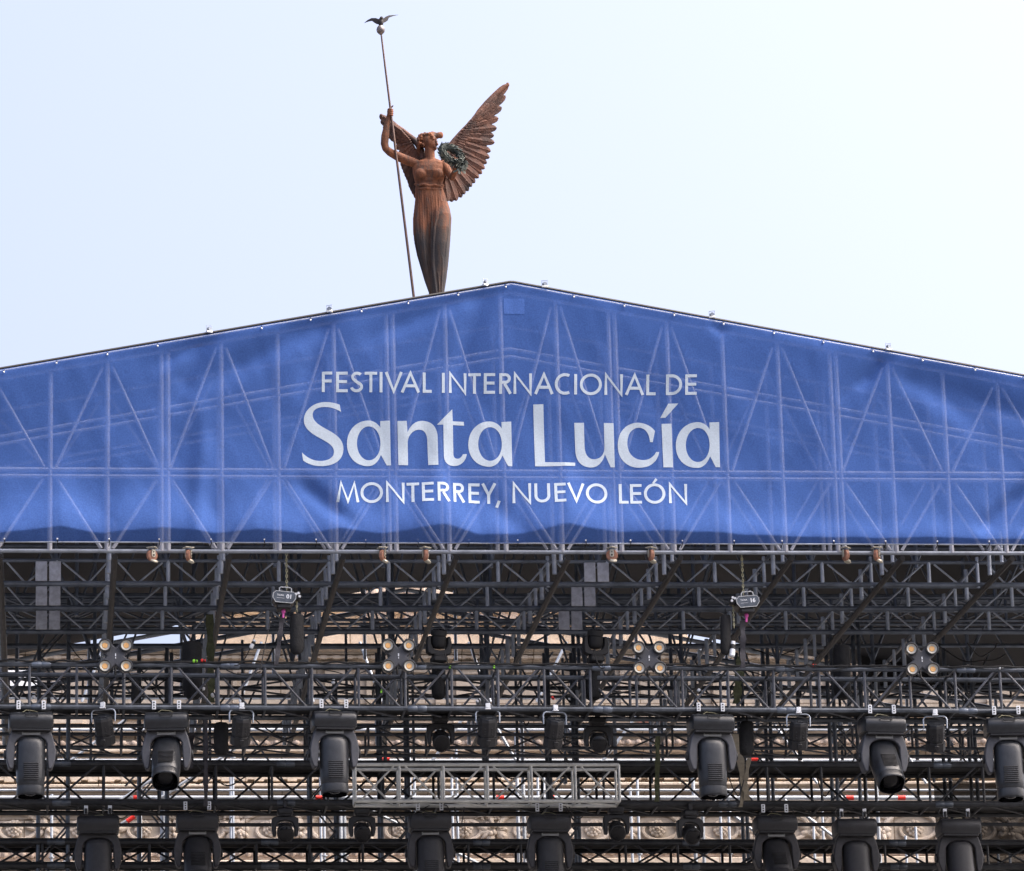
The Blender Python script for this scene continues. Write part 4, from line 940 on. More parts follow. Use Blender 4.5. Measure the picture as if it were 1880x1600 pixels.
# carved frieze: running scrolls, rosettes and leaf clusters
rnd = random.Random(11); px = -210; k = 0
def fz(px, py, pr=.02): v = at(px, py, YP); return Vector((v.x, YP - pr, v.z))
while px < 2150:
    c = fz(px, 1522); sgn = 1 if k % 2 else -1
    t = MB(); pts = []; rad = []
    for i in range(46):
        u = i / 45; a = sgn * (u * 4.6 * math.pi * .62 + (0 if sgn > 0 else math.pi)) + .4; r_ = .36 * (1 - u) ** .8 + .075
        pts.append(c + Vector((r_ * math.cos(a) * 1.15, 0, r_ * math.sin(a) * .72))); rad.append(.05 * (1 - .5 * u))
    t.path(pts, rad, 7); t.build("scroll", STONE, pal)
    t = MB()
    for ring, (nn, rr, sz) in enumerate(((11, .105, .038), (8, .065, .030), (5, .03, .022))):
        for i in range(nn):
            a = 2 * math.pi * i / nn + ring * .3; t.ball(c + Vector((rr * math.cos(a), -.02 - .022 * ring, rr * math.sin(a))), (sz, .03, sz), 7, 5)
    t.ball(c + Vector((0, -.09, 0)), .025, 7, 5); t.build("rosette", STONE, pal)
    t = MB(); cc = fz(px + 55, 1526)
    for i in range(13):
        a = rnd.uniform(-.3, math.pi + .3) if i % 2 else rnd.uniform(0, 2 * math.pi); ln = rnd.uniform(.10, .26); d = Vector((math.cos(a), 0, math.sin(a) * .8)); p = cc + d * rnd.uniform(.0, .09)
        Mx = Matrix.Rotation(-a, 3, 'Y'); t.ball(p + d * ln * .5 + Vector((0, -.03 * rnd.random(), 0)), (ln * .55, .055, .04 + .03 * rnd.random()), 7, 5, Mx)
    for i in range(7): t.ball(cc + Vector((rnd.uniform(-.1, .1), -.05 - .03 * rnd.random(), rnd.uniform(-.09, .09))), rnd.uniform(.02, .045), 7, 5)
    t.build("leaf_cluster", STONE, pal)
    t = MB(); c2 = fz(px + 52, 1500); t.path([c2 + Vector((x_, 0, .03 * math.sin(x_ * 14 + k))) for x_ in [-.28 + .05 * i for i in range(12)]], [.012 + .014 * math.sin(math.pi * i / 11) for i in range(12)], 6)
    for i in range(6): t.ball(c2 + Vector((rnd.uniform(-.2, .2), -.01, rnd.uniform(-.05, .06))), (.045, .025, .025), 7, 5, Matrix.Rotation(rnd.uniform(0, 3), 3, 'Y'))
    t.build("tendril", STONE, pal)
    px += 118; k += 1
# attic storey over the middle, with blocks and curved pediment
YT = 23.5
x0, x1 = at(352, 1160, YT).x, at(1262, 1160, YT).x; xm = (x0 + x1) / 2; zb = z_of(1186, YT); zs = z_of(1128, YT)
t = MB(); t.box((xm, YT + .6, (zb + zs) / 2), (x1 - x0, 1.2, zs - zb)); t.build("attic_wall", STONE, pal)
t = MB(); t.rbox((xm, YT + .5, zs + .05), (x1 - x0 + .3, 1.3, .10), .01); t.rbox((xm, YT + .5, zs + .14), (x1 - x0 + .5, 1.5, .07), .01); t.build("attic_cornice", STONE, pal, smooth=False)
xc = at(800, 560, 28).x
pts = [(xc + 3.3 * math.cos(R(a)), zs + .18 + 1.9 * math.sin(R(a))) for a in range(180, -1, -6)]
t = MB(); t.prism(pts, YT + .1, YT + 1.0); t.build("pediment", STONE, pal, smooth=False)
t = MB(); t.path([(p[0], YT + .1, p[1]) for p in pts], .09, 8); t.build("pediment_arch", STONE, pal)
for px in (560, 690, 760, 880, 930, 1050): 
    a = at(px, 1106, YT); t = MB(); t.rbox((a.x, YT - .04, z_of(1112, YT)), (.34, .2, .62), .02); t.ball((a.x, YT - .16, z_of(1108, YT)), (.13, .08, .2)); t.build("carved_block", STONE_DARK, pal)
t = MB(); zt = at(800, 594, 28).z
t.box((xc, 28, (zb + zt) / 2 - .1), (1.5, 1.5, zt - zb - .2)); t.rbox((xc, 28, zt - .12), (1.8, 1.8, .16), .02); t.rbox((xc, 28, zt + .09), (.62, .9, .22), .02); t.build("statue_pedestal", STONE, pal, smooth=False)
t = MB(); t.box(((FX0 + FX1) / 2, YP + 5, zb - .35), (FX1 - FX0, 9, .3)); t.build("flat_roof", STONE_DARK, pal)
# added white sheet, stands for a sky-white patch at the left
s = at(44, 1245, 19.0); t = MB(); t.rbox(s, (.48, .015, .27), .004); tag(t.build("white_patch", WHITE), "added white sheet for the bright patch before the palace wall at the left", "sheet")
# ---------------------------------------------------------------- scaffolding in front of the palace
def scaffold(Yf, stds, ledgers, diags, zt_py, label, r_=.026, caps=()):
    T = thing("scaffolding", label, "scaffolding", (at(940, 1400, Yf).x, Yf, 0), "scaffolds before the palace"); zt = z_of(zt_py, Yf)
    for px in stds:
        x = at(px, 1500, Yf).x
        for dy in (0, .75): member(T, "standard", (x, Yf + dy, 0), (x, Yf + dy, min(zt, gable_z(x) - 1.2)), r_, GALV)
        for py in range(1300, 1640, 90):
            z = z_of(py, Yf)
            t = MB(); t.lathe([(r_ * 2.1, -.006), (r_ * 2.1, .006)], 10, (x, Yf, z)); t.build("rosette_ring", GALV, T)
    for py, rr, dy in ledgers: member(T, "ledger", at(-160, py, Yf) + Vector((0, dy, 0)), at(2060, py, Yf) + Vector((0, dy, 0)), rr, GALV)
    for p0, q0, p1, q1 in diags: member(T, "diagonal_brace", at(p0, q0, Yf) + Vector((0, -.04, 0)), at(p1, q1, Yf) + Vector((0, -.04, 0)), .021, GALV)
    for px, py in caps:
        c = at(px, py, Yf); m_ = MB(); m_.tube(c - Vector((.055, 0, 0)), c + Vector((.055, 0, 0)), .036, 10); m_.build("end_cap", RED, T)
    return T
scaffold(15.6, [-30, 300, 632, 962, 1290, 1612, 1945], [(1451, .016, 0), (1465, .031, 0), (1394, .022, .1)],
         [(95, 1600, 262, 1488), (262, 1488, 440, 1370), (675, 1486, 905, 1600), (1310, 1470, 1400, 1540), (1440, 1470, 1560, 1560), (100, 1420, 260, 1300), (560, 1420, 640, 1300), (890, 1300, 960, 1420), (1090, 1420, 1180, 1300), (190, 1490, 330, 1400), (770, 1430, 850, 1320), (1700, 1440, 1620, 1320), (1500, 1440, 1420, 1330)],
         1165, "bright galvanised scaffolding with red end caps close in front of the frieze", caps=[(252, 1465), (586, 1465), (918, 1465), (1010, 1465), (1560, 1465), (1655, 1465), (708, 1394), (1386, 1394)])
scaffold(18.0, [95, 258, 428, 595, 762, 840, 1000, 1172, 1338, 1510, 1680, 1850], [(1282, .022, 0), (1340, .022, 0)],
         [(440, 1290, 480, 1180), (700, 1290, 660, 1180), (330, 1280, 372, 1180), (985, 1290, 1040, 1180), (1230, 1290, 1290, 1185), (150, 1290, 190, 1190), (860, 1180, 900, 1290), (1400, 1340, 1460, 1260), (540, 1180, 575, 1290)],
         1120, "thinner galvanised scaffolding standing against the palace wall", .02)
s = at(240, 1504, 15.5); t = MB(); t.tube(s - Vector((.05, 0, .035)), s + Vector((.05, 0, .035)), .034, 10); tag(t.build("red_sleeve", RED), "red plastic sleeve on a sloping scaffold tube at the lower left", "sleeve")
# ---------------------------------------------------------------- dark hangings
GAUZE = mesh_cloth("black_gauze", (0.012, 0.012, 0.012), 0.13, 0.03)
def drape(p0, p1, y0, y1, Y, m, label, name, hem=0.0):
    a = at(p0, y0, Y); b_ = at(p1, y1, Y); t = MB(); n = 60; k = 12; vs = []
    for j in range(k + 1):
        for i in range(n + 1):
            x = a.x + (b_.x - a.x) * i / n; z = a.z + (b_.z - a.z) * j / k
            if j == k: z += hem * noise.noise(Vector((x * 2.2, 0, 5)))
            vs.append((x, Y + .06 * math.sin(x * 9 + .4 * math.sin(z)) + .05 * noise.noise(Vector((x * 2, z, 1))), z))
    t.add(vs, [(j*(n+1)+i, j*(n+1)+i+1, (j+1)*(n+1)+i+1, (j+1)*(n+1)+i) for j in range(k) for i in range(n)])
    return tag(t.build(name, m), label, "drape", "black drapes at the right")
drape(1575, 2060, 1190, 1262, 13.0, CLOTH_BLACK, "added black sheet standing for the dark roof underside at the right", "dark_backing_sheet", .5)  # added sheet; the darkness here belongs to the low roof underside
drape(1716, 2080, 1436, 1660, 7.2, GAUZE, "see-through black gauze over the stone at the lower right corner", "black_gauze", .1)
# ================================================================ winged statue
YS = 28.0
MPP = (at(901, 400, YS) - at(900, 400, YS)).length
def S(px, py, d=0.0):
    return at(px, py, YS + d)
def statue_mat():
    m = bpy.data.materials.new("rusty_bronze"); m.use_nodes = True; t = m.node_tree; p = t.nodes["Principled BSDF"]; L = t.links.new
    p.inputs["Roughness"].default_value = 0.78; p.inputs["Metallic"].default_value = 0.0; p.inputs["Specular IOR Level"].default_value = 0.25
    tc = t.nodes.new("ShaderNodeTexCoord"); mp = t.nodes.new("ShaderNodeMapping"); mp.inputs["Scale"].default_value = (4.2, 4.2, .8); L(tc.outputs["Object"], mp.inputs[0])
    n = t.nodes.new("ShaderNodeTexNoise"); n.inputs["Scale"].default_value = 1.9; n.inputs["Detail"].default_value = 9; n.inputs["Roughness"].default_value = .74; L(mp.outputs[0], n.inputs["Vector"])
    sx = t.nodes.new("ShaderNodeSeparateXYZ"); L(tc.outputs["Object"], sx.inputs[0])
    # grey weathering has eaten the lower dress more than the chest
    mr = t.nodes.new("ShaderNodeMapRange"); mr.inputs[1].default_value = S(800, 455).z; mr.inputs[2].default_value = S(800, 385).z; mr.inputs[3].default_value = .20; mr.inputs[4].default_value = -.04; L(sx.outputs[2], mr.inputs[0])
    ad = t.nodes.new("ShaderNodeMath"); L(n.outputs["Fac"], ad.inputs[0]); L(mr.outputs[0], ad.inputs[1])
    r = t.nodes.new("ShaderNodeValToRGB"); L(ad.outputs[0], r.inputs[0]); e = r.color_ramp.elements
    e[0].position = .36; e[0].color = (.185, .072, .036, 1); e[1].position = .74; e[1].color = (.028, .027, .031, 1)
    k = e.new(.50); k.color = (.112, .045, .026, 1); k = e.new(.60); k.color = (.055, .038, .032, 1)
    L(r.outputs[0], p.inputs["Base Color"])
    n2 = t.nodes.new("ShaderNodeTexNoise"); n2.inputs["Scale"].default_value = 34; n2.inputs["Detail"].default_value = 6; L(tc.outputs["Object"], n2.inputs["Vector"])
    bp = t.nodes.new("ShaderNodeBump"); bp.inputs["Strength"].default_value = .45; bp.inputs["Distance"].default_value = .02; L(n2.outputs["Fac"], bp.inputs["Height"]); L(bp.outputs[0], p.inputs["Normal"])
    return m
RUST = statue_mat()
WING = mat("wing_bronze", (0.028, 0.018, 0.017), 0.8, 0.0, 0.3, 2.6, 0.5, 30, col2=(0.135, 0.054, 0.032))
VERD = mat("verdigris", (0.025, 0.036, 0.038), 0.75, 0.1, 0.3, 9, 0.3, 50, col2=(0.10, 0.115, 0.10))
st = thing("winged_statue", "rust-brown winged woman statue raising a tall staff and holding a wreath", "statue", S(802, 574))
b = MB(); LOFTS = []
def loft(rows, n=72, fold=None):
    LOFTS.append(rows); vs = []
    for py, xl_, xr_, dep, dy in rows:
        c = S((xl_ + xr_) / 2, py, dy); hw = (xr_ - xl_) / 2 * MPP
        for i in range(n):
            a = 2 * math.pi * i / n; k = 1 + (fold(py, a) if fold else 0)
            vs.append((c.x + hw * k * math.cos(a), c.y + dep * k * math.sin(a), c.z))
    m = len(rows)
    b.add(vs, [(j*n+i, j*n+(i+1) % n, (j+1)*n+(i+1) % n, (j+1)*n+i) for j in range(m-1) for i in range(n)] + [tuple(range(n)), tuple(range((m-1)*n, m*n))[::-1]])
# torso
loft([(292,780,800,.08,0),(296,768,811,.10,0),(300,758,819,.125,0),(308,757,820,.15,-.01),(318,758,818,.165,-.02),(328,760,815,.155,-.01),(335,762,813,.145,0),(340,764,812,.14,0),(348,763,813,.15,0),(358,762,816,.16,0)])
# dress
def fold(py, a):
    t = min(1, max(0, (py - 340) / 60)); return t * (.05 * math.sin(9 * a + py * .012) + .035 * math.sin(17 * a - py * .02 + 1) + .018 * math.sin(29 * a + py * .03))
rows = [(338,764,813,.145,0),(350,762,814,.16,0),(365,763,819,.175,0),(385,762,825,.18,0),(402,761,828,.165,0),(425,761,827,.15,0),(447,763,825,.14,0),(470,767,823,.13,0),(492,773,821,.125,0),(515,780,818,.12,0),(537,788,815,.115,0),(553,791,814,.11,0),(576,790,815,.11,0)]
dense = []
for r0, r1 in zip(rows, rows[1:]):
    for k in range(4): dense.append(tuple(r0[q] + (r1[q] - r0[q]) * k / 4 for q in range(5)))
loft(dense + [rows[-1]], 96, fold)
# the two legs pressing through the cloth
loft([(372,797,822,.10,-.06),(395,793,827,.14,-.12),(420,791,827,.15,-.14),(450,791,825,.15,-.14),(480,791,823,.14,-.12),(510,791,820,.13,-.1),(535,792,816,.12,-.08),(553,793,814,.11,-.06),(575,793,814,.11,-.06)], 32)
loft([(380,764,790,.10,-.05),(410,763,787,.12,-.07),(440,765,786,.12,-.08),(470,771,788,.11,-.06),(500,778,789,.10,-.04),(530,786,792,.08,-.02)], 32)
def chain(pts, n=10):
    """pts = [(px, py, depth, radius px)]: a tapering limb with round joints"""
    P = [(S(x, y, d), r * MPP) for x, y, d, r in pts]
    for (p, r), (q, s) in zip(P, P[1:]): b.tube(p, q, r, n, True, s)
    for p, r in P: b.ball(p, r, n, 8)
def front(px, py):
    best = 0
    for rws in LOFTS:
        for r0, r1 in zip(rws, rws[1:]):
            if r0[0] <= py <= r1[0]:
                u = (py - r0[0]) / (r1[0] - r0[0]); xl_, xr_, dp, dy = [r0[q] + (r1[q] - r0[q]) * u for q in (1, 2, 3, 4)]
                e = (px - (xl_ + xr_) / 2) / ((xr_ - xl_) / 2)
                if abs(e) < .98: best = min(best, dy - dp * math.sqrt(1 - e * e))
    return best
def edge(py):
    for r0, r1 in zip(rows, rows[1:]):
        if r0[0] <= py <= r1[0]: u = (py - r0[0]) / (r1[0] - r0[0]); return r0[1] + (r1[1] - r0[1]) * u, r0[2] + (r1[2] - r0[2]) * u
    return rows[-1][1], rows[-1][2]
rf = random.Random(12)
#          start f, end f, from y, to y, radius
for f0, f1, ya, yb, r_ in ((.10,.08,342,560,1.7),(.18,.16,342,520,1.5),(.25,.20,341,565,2.1),(.33,.27,343,470,1.6),(.38,.33,341,565,2.3),(.45,.40,342,560,2.0),(.52,.455,341,565,2.6),(.60,.50,343,500,2.0),(.68,.56,345,420,1.8),(.76,.50,343,440,2.2),(.86,.62,344,405,1.6),(.93,.93,350,470,1.4),(.30,.43,400,560,1.6),(.14,.30,430,560,1.8),(.06,.22,400,530,1.5),(.55,.9,395,392,1.2),(.80,.86,470,565,1.1),(.66,.70,500,570,1.1)):
    m_ = 15; ph = rf.uniform(0, 6); q = []
    for i in range(m_):
        u = i / (m_ - 1); y = ya + (yb - ya) * u; l, r2 = edge(y); f = f0 + (f1 - f0) * u ** .8 + .012 * math.sin(u * 7 + ph); x = l + (r2 - l) * f
        rr = r_ * (.35 + .65 * math.sin(math.pi * min(1, u * 1.6 + .12) * .5)) * (1 if u < .85 else (1.3 - u) / .45)
        q.append((x, y, front(x, y) - .25 * rr * MPP, max(.5, rr)))
    chain(q, 8)
# gathered girdle and cloth under the breast
chain([(762,339,-.03,2.2),(768,341,-.12,2.6),(778,339,-.16,2.8),(788,342,-.17,2.8),(798,340,-.16,2.6),(808,343,-.11,2.4),(814,341,-.03,2.0)], 8)
chain([(764,345,-.05,1.8),(772,347,-.14,2.0),(784,346,-.17,2.2),(797,348,-.16,2.0),(810,348,-.10,1.8)], 8)
for x in (773, 803): b.ball(S(x, 320, -.115), (11.5 * MPP, .085, 11 * MPP), 16, 12)
b.ball(S(788, 330, -.10), (14 * MPP, .06, 9 * MPP), 12, 8)
for q in ([(790,303,-.12,2.2),(775,298,-.10,2.6),(762,298,-.04,3)], [(792,303,-.12,2.2),(806,299,-.10,2.4),(816,299,-.03,3)]): chain(q, 8)       # collar bones
b.ball(S(763, 301, 0), (9 * MPP, .10, 8.5 * MPP)); b.ball(S(815, 303, -.01), (8 * MPP, .09, 8 * MPP))
# neck and head, face turned to the wreath
chain([(789, 302, 0, 11.5), (789, 290, -.01, 9.6), (789, 278, -.02, 9.2), (788, 268, -.03, 9)], 14)
b.ball(S(784, 259, 0), (15.5 * MPP, .135, 14.5 * MPP), 20, 14)                     # skull
b.ball(S(792, 265, -.05), (10.5 * MPP, .10, 11 * MPP), 18, 12)                    # face
b.ball(S(797, 273, -.06), (5.5 * MPP, .05, 4 * MPP), 12, 8)                        # chin
chain([(800, 260, -.09, 2.0), (803, 265.5, -.12, 2.2), (801, 267, -.10, 2)], 8)      # nose
b.ball(S(799, 270, -.10), (3.4 * MPP, .03, 1.3 * MPP), 10, 6); b.ball(S(799, 272.2, -.10), (3.0 * MPP, .03, 1.3 * MPP), 10, 6)   # lips
for x, d in ((794, -.135), (800.5, -.12)):
    b.ball(S(x, 261.5, d), (2.2 * MPP, .02, 1.3 * MPP), 8, 6); chain([(x - 3, 259.5, d, .9), (x, 258.6, d - .012, 1.0), (x + 3, 259.5, d, .9)], 6)   # eyes, brows
b.ball(S(777, 266, -.085), (2.6 * MPP, .02, 4 * MPP), 8, 6)                           # ear
rh = random.Random(5)
for i in range(64):                                                             # waved hair over crown, temples and nape
    a = rh.uniform(-.35, math.pi * 1.12); rr = rh.uniform(.72, 1.0); x = 784 - 17 * rr * math.cos(a - .1) * .98; y = 259 - 15.5 * rr * math.sin(a - .1)
    d = -.14 * math.sqrt(max(0, 1 - (rr * .9) ** 2)) - rh.uniform(0, .03)
    if x > 790 and y > 257: continue
    b.ball(S(x, y, d), (rh.uniform(2.2, 4.2) * MPP, .035, rh.uniform(1.6, 3.0) * MPP), 8, 6, Matrix.Rotation(rh.uniform(-.8, .8), 3, 'Y'))
for q in range(9): b.ball(S(769 + 1.2 * math.sin(q), 262 + q * 3.0, .02 + .01 * q), (4.2 * MPP, .05, 3 * MPP), 8, 6)
chain([(794, 248, -.02, 6.5), (801, 250, -.03, 6), (806, 248.5, -.03, 5.6), (809, 247, -.03, 4.6)], 12); b.ball(S(809, 249, -.03), (5 * MPP, .05, 6 * MPP), 12, 8)
# raised arm
chain([(764, 301, 0, 8.6), (748, 295, -.03, 9), (731, 288, -.06, 8.6), (716, 280, -.08, 7.4), (708, 273, -.09, 6.6), (706, 264, -.09, 7.2), (707, 250, -.10, 7.3), (710, 233, -.11, 5.8), (713, 219, -.12, 4.5), (714.5, 212, -.12, 4.6)], 14)
b.ball(S(716, 206, -.12), (5.6 * MPP, .038, 6.6 * MPP), 12, 8)
for i, (y, r_) in enumerate(((200.5, 1.75), (204, 1.9), (207.5, 1.85), (211, 1.6))):
    chain([(712.5, y + 1, -.125, r_), (714, y, -.175, r_), (718.5, y + .3, -.185, r_ * .95), (721.3, y + 1.2, -.15, r_ * .85), (720.5, y + 2, -.115, r_ * .75)], 8)
chain([(713, 206, -.10, 2), (716, 200, -.085, 1.9), (719.5, 196.5, -.10, 1.6), (721.5, 194.5, -.12, 1.3)], 8)
# arm with the wreath
chain([(815, 303, -.02, 8.4), (821, 312, -.08, 7.6), (827, 322, -.15, 6.6), (830, 326, -.20, 6.2), (834, 318, -.30, 5.4), (837, 308, -.38, 4.2), (838, 304, -.40, 3.8)], 14)
b.ball(S(838, 300, -.42), (4.8 * MPP, .04, 5.4 * MPP), 12, 8)
for i, (x, r_) in enumerate(((834, 1.6), (837, 1.75), (840.2, 1.7), (843, 1.5))): chain([(x, 298, -.43, r_), (x - .5, 293.5 - (1.2 if i in (1, 2) else 0), -.45, r_), (x - 1, 290.5, -.42, r_ * .9), (x - 1, 291, -.38, r_ * .8)], 8)
chain([(834, 302, -.42, 1.8), (830.5, 298, -.44, 1.7), (829.5, 293.5, -.44, 1.4)], 8)
tmp = b.build("tmp", RUST)
md = tmp.modifiers.new("r", 'REMESH'); md.mode = 'VOXEL'; md.voxel_size = 0.0095
ms = tmp.modifiers.new("s", 'SMOOTH'); ms.iterations = 1; ms.factor = .5
me = bpy.data.meshes.new_from_object(tmp.evaluated_get(bpy.context.evaluated_depsgraph_get())); bpy.data.objects.remove(tmp)
me.shade_smooth(); me.materials.clear(); me.materials.append(RUST)
fig = bpy.data.objects.new("figure", me); COL.objects.link(fig); fig.parent = st; fig.matrix_parent_inverse = pinv(st)
# wings
def feather(t, r0, r1, wpx, d0, d1, th=.010, n=9, curl=.0):
    p, q = S(*r0, d0), S(*r1, d1); ax = q - p; L = ax.length; ax.normalize(); side_ = ax.cross(Vector((0, 1, 0))).normalized(); fr = Vector((0, -1, 0)); vs = []
    prof = ((0, .45), (.15, .8), (.4, 1), (.65, 1), (.82, .92), (.92, .72), (.975, .42), (1.0, .10))
    for u, k in prof:
        c = p + ax * L * u + side_ * curl * math.sin(u * 2) ; hw = wpx * MPP / 2 * k
        for sx, e in ((-1, -.004), (-.5, th * .55), (-.08, th * .9), (0, th * 1.5), (.08, th * .9), (.5, th * .55), (1, -.004), (.5, -th), (-.5, -th)):
            vs.append(c + side_ * hw * sx + fr * e)
    m = 9; t.add(vs, [(j*m+i, j*m+(i+1) % m, (j+1)*m+(i+1) % m, (j+1)*m+i) for j in range(len(prof)-1) for i in range(m)] + [tuple(range(m)), tuple(range((len(prof)-1)*m, len(prof)*m))[::-1]])
def lerp2(a, c, u): return (a[0] + (c[0] - a[0]) * u, a[1] + (c[1] - a[1]) * u)
t = MB()
tips = [(933,155),(928,176),(921,197),(915,217),(912,235),(907,249),(908,262),(901,278),(899,290),(894,300),(890,310),(885,319),(879,327),(872,336),(866,343),(860,351),(853,357),(847,363),(838,369),(830,371),(822,370)]
roots = [(872,216),(868,220),(862,226),(856,233),(850,240),(846,246),(842,252),(838,258),(835,264),(832,270),(830,275),(828,280),(826,285),(824,290),(823,294),(821,298),(820,302),(819,306),(818,310),(816,314),(815,318)]
for i, (a, c) in enumerate(zip(roots, tips)): feather(t, a, c, 17 if i < 5 else 16, .17 + .004 * (i % 2), .26 - .008 * i + .02 * (i % 2))
def web(t, roots, tips, d, f):
    P = [lerp2(a, c, f) for a, c in zip(roots, tips)]; Q = [lerp2(a, c, -.08) for a, c in zip(roots, tips)]; n = len(P); vs = []
    for dd in (d, d + .03):
        vs += [S(*q, dd) for q in P] + [S(*q, dd) for q in Q]
    m = 2 * n
    t.add(vs, [(i, i+1, n+i+1, n+i) for i in range(n-1)] + [(m+i, m+n+i, m+n+i+1, m+i+1) for i in range(n-1)] + [(i, m+i, m+i+1, i+1) for i in range(n-1)] + [(n+i, n+i+1, m+n+i+1, m+n+i) for i in range(n-1)] + [(0, n, m+n, m), (n-1, m+n-1, m+2*n-1, 2*n-1)])
web(t, roots, tips, .22, .84)
for u0, u1, w_, dd, cnt in ((.0, .66, 10.5, .135, 19), (.0, .42, 10, .105, 18)):       # two rows of coverts lying on the long feathers
    for i in range(cnt):
        a = roots[min(i, 20)]; c = tips[min(i, 20)]; q = lerp2(a, c, u1 + .03 * math.sin(i * 2.1)); feather(t, lerp2(a, c, u0 - .05), q, w_, dd, dd + .05, .010)
for i in range(34):
    u = i / 33; k = min(19, int(u * 19)); a = lerp2(roots[k], roots[k + 1], u * 19 - k); c = lerp2(tips[k], tips[k + 1], u * 19 - k); feather(t, lerp2(a, c, .05), lerp2(a, c, .24 + .03 * (i % 2)), 7, .085, .105, .008)
lead = [(812,300),(818,285),(824,270),(834,257),(846,243),(860,228),(876,210),(892,192),(907,175),(920,162),(930,154)]
lr = [7.5,7,6.5,6.2,5.8,5.2,4.6,4.1,3.6,3.2,2.9]
t.path([S(x + 1.5, y + 2, .12 + .012 * i) for i, (x, y) in enumerate(lead)], [r_ * MPP for r_ in lr], 10); t.ball(S(932, 156, .25), (3.4 * MPP, .03, 4.5 * MPP))
t.build("wing", WING, st)
t = MB()
tips = [(697,212),(699,222),(703,233),(707,241),(708,243),(711,249),(716,254),(726,272),(733,284),(735,296),(737,306),(739,312),(742,319),(745,326),(748,332),(751,339),(753,346),(756,352),(759,358),(763,365),(768,367)]
roots = [(736,240),(738,243),(741,246),(744,249),(747,252),(750,255),(752,258),(755,262),(757,266),(759,270),(761,274),(763,278),(764,282),(766,286),(767,290),(769,294),(770,298),(771,302),(773,306),(775,310),(777,314)]
for i, (a, c) in enumerate(zip(roots, tips)): feather(t, a, c, 14, .14, .20 + .012 * (i % 2))
web(t, roots, tips, .19, .84)
for u1, dd in ((.6, .11), (.36, .085)):
    for i in range(19): feather(t, lerp2(roots[i], tips[i], -.05), lerp2(roots[i], tips[i], u1 + .03 * math.sin(i * 1.7)), 8.5, dd, dd + .045, .012)
lead = [(776,292),(773,276),(768,265),(760,256),(750,248),(738,238),(725,229),(713,220),(704,214)]
t.path([S(x, y + 1, .10 + .012 * i) for i, (x, y) in enumerate(lead)], [r_ * MPP for r_ in (7, 6.6, 6.2, 5.6, 5, 4.4, 3.8, 3.2, 2.8)], 10); t.ball(S(700, 213, .2), (3.5 * MPP, .03, 4 * MPP))
t.build("wing", WING, st)
# staff with ball finial
DST = -.15
t = MB(); t.path([S(763.5, 577, DST), S(738, 370, DST), S(717.5, 206, DST), S(708, 130, DST), S(700, 64, DST)], [2.5 * MPP, 2.4 * MPP, 2.1 * MPP, 1.9 * MPP, 1.6 * MPP], 10); stf = t.build("staff", mat("staff_bronze", (0.05, 0.034, 0.03), 0.5, 0.3, 0.3, 6, col2=(0.10, 0.05, 0.035)), st)
t = MB(); c = S(699, 63, DST); r_ = 7.8 * MPP; t.lathe([(r_ * .15, -.015), (r_ * .45, .0), (r_ * .9, r_ * .5), (r_ * 1.02, r_ * 1.05), (r_ * .86, r_ * 1.65), (r_ * .5, r_ * 2.1), (r_ * .3, r_ * 2.3)], 20, c); t.build("ball_finial", mat("finial_metal", (0.06, 0.045, 0.045), 0.35, 0.5, 0.3, 12, col2=(0.22, 0.2, 0.2)), stf)
# wreath
t = MB(); cw = S(830, 285, -.43); Rw = 17.5 * MPP; tl = Matrix.Rotation(R(-38), 3, 'X') @ Matrix.Rotation(R(34), 3, 'Z'); tl = Matrix.Rotation(R(34), 3, 'Y') @ Matrix.Rotation(R(-24), 3, 'X')
ring = [cw + tl @ Vector((Rw * 1.12 * math.cos(2 * math.pi * i / 30), 0, Rw * .74 * math.sin(2 * math.pi * i / 30))) for i in range(30)]
t.path(ring, .045, 8, closed=True); rw = random.Random(9)
for i in range(300):
    a = rw.uniform(0, 2 * math.pi); p = cw + tl @ Vector((Rw * 1.12 * math.cos(a), 0, Rw * .74 * math.sin(a)))
    tan = tl @ Vector((-math.sin(a), 0, math.cos(a))); out = tl @ Vector((math.cos(a), 0, math.sin(a))); nrm = tan.cross(out)
    ph = rw.uniform(0, 2 * math.pi); rad = out * math.cos(ph) + nrm * math.sin(ph); d = (-tan * 1.0 + rad * rw.uniform(.3, .95)).normalized(); ln = rw.uniform(.085, .135); sd2 = d.cross(rad).normalized() * ln * .24
    p0 = p + rad * .022; mid = p0 + d * ln * .5 + rad * .018; tip = p0 + d * ln
    t.add([p0, mid + sd2, tip, mid - sd2, mid - rad * .012], [(0, 1, 4), (1, 2, 4), (2, 3, 4), (3, 0, 4), (0, 3, 2, 1)])
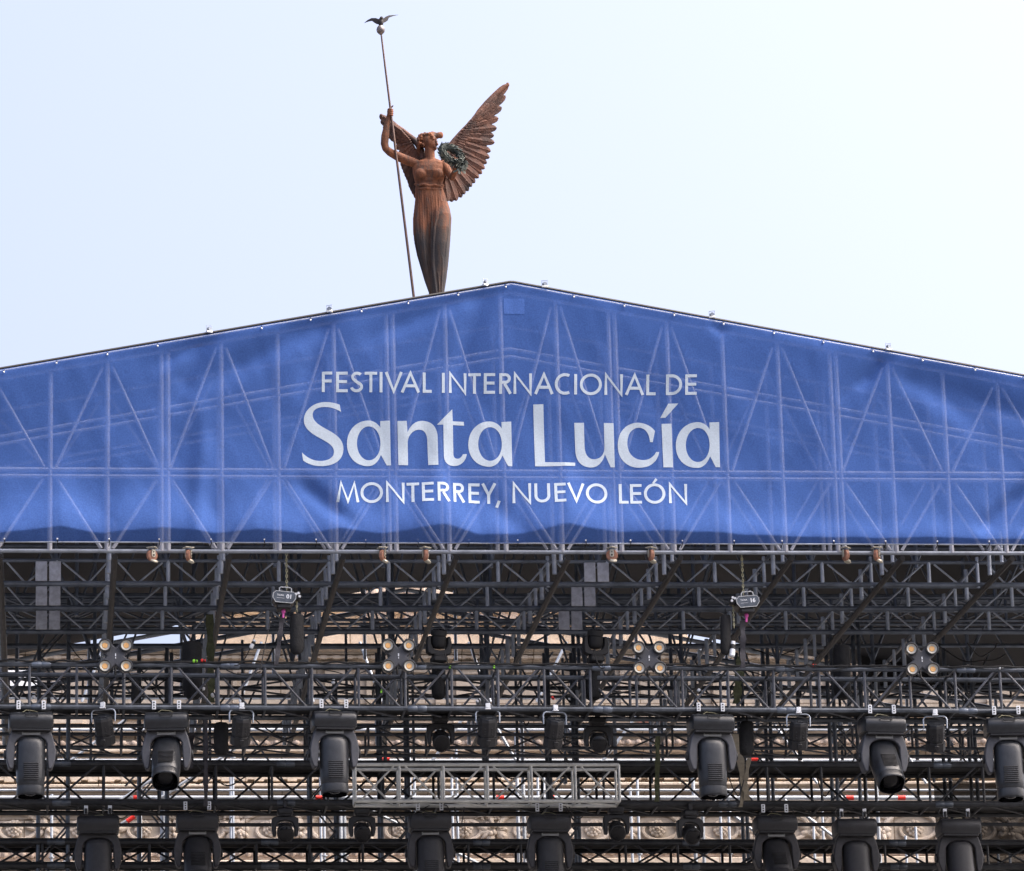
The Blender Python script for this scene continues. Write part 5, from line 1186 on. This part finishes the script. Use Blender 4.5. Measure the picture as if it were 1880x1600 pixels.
for i in range(70):
    p = S(rw.uniform(838, 853), rw.uniform(294, 314), -.40 + rw.uniform(-.06, .06)); d = Vector((rw.uniform(-1, 1), rw.uniform(-.6, .3), rw.uniform(-1, .6))).normalized(); sd2 = d.cross(Vector((0, 1, 0))).normalized() * .024; ln = rw.uniform(.08, .12)
    t.add([p, p + d * ln * .5 + sd2, p + d * ln, p + d * ln * .5 - sd2, p + d * ln * .5 + Vector((0, .012, 0))], [(0, 1, 4), (1, 2, 4), (2, 3, 4), (3, 0, 4), (0, 3, 2, 1)])
t.build("wreath", VERD, st, smooth=False)
# bird on the finial, wings lifted
bd = thing("bird", "dark bird with lifted wings perched on the ball of the statue's staff", "bird", S(699, 47, DST))
t = MB(); t.ball(S(699, 41, DST), (5.2 * MPP, .05, 8.5 * MPP), 14, 10); t.ball(S(700.5, 33.5, DST - .03), (3.4 * MPP, .03, 3.2 * MPP), 10, 8); t.tube(S(701, 33.5, DST - .05), S(702, 34.5, DST - .085), .009, 6, True, .002)
for x in (-2, 2): t.tube(S(699 + x, 47, DST), S(699 + x * .8, 50, DST), .006, 5)
t.add([S(697, 42, DST + .04), S(701, 42, DST + .04), S(702, 51, DST + .09), S(696, 51, DST + .09), S(699, 44, DST + .02)], [(0, 1, 4), (1, 2, 4), (2, 3, 4), (3, 0, 4), (3, 2, 1, 0)])
t.build("body", BIRD_MAT, bd)
for pts in ([(697, 36), (690, 33.5), (682, 33.5), (675, 37), (668, 43), (677, 40), (683, 39), (687, 42), (692, 45), (696, 45)], [(702, 36), (708, 31), (714, 28.6), (722, 28), (732, 27.6), (722, 30), (714, 33), (712, 38), (707, 41.5), (702, 43)]):
    n = len(pts); vs = [S(x, y, DST - .02 + .004 * abs(x - 700)) for x, y in pts] + [S(x, y, DST + .004 + .004 * abs(x - 700)) for x, y in pts]
    t = MB(); t.add(vs, [tuple(range(n)), tuple(range(2*n-1, n-1, -1))] + [(i, n+i, n+(i+1) % n, (i+1) % n) for i in range(n)]); t.build("wing", BIRD_MAT, bd, smooth=False)
for o in list(SC.objects):
    if o.get('label') == "": del o['label']
    if o.get('category') == "": del o['category']
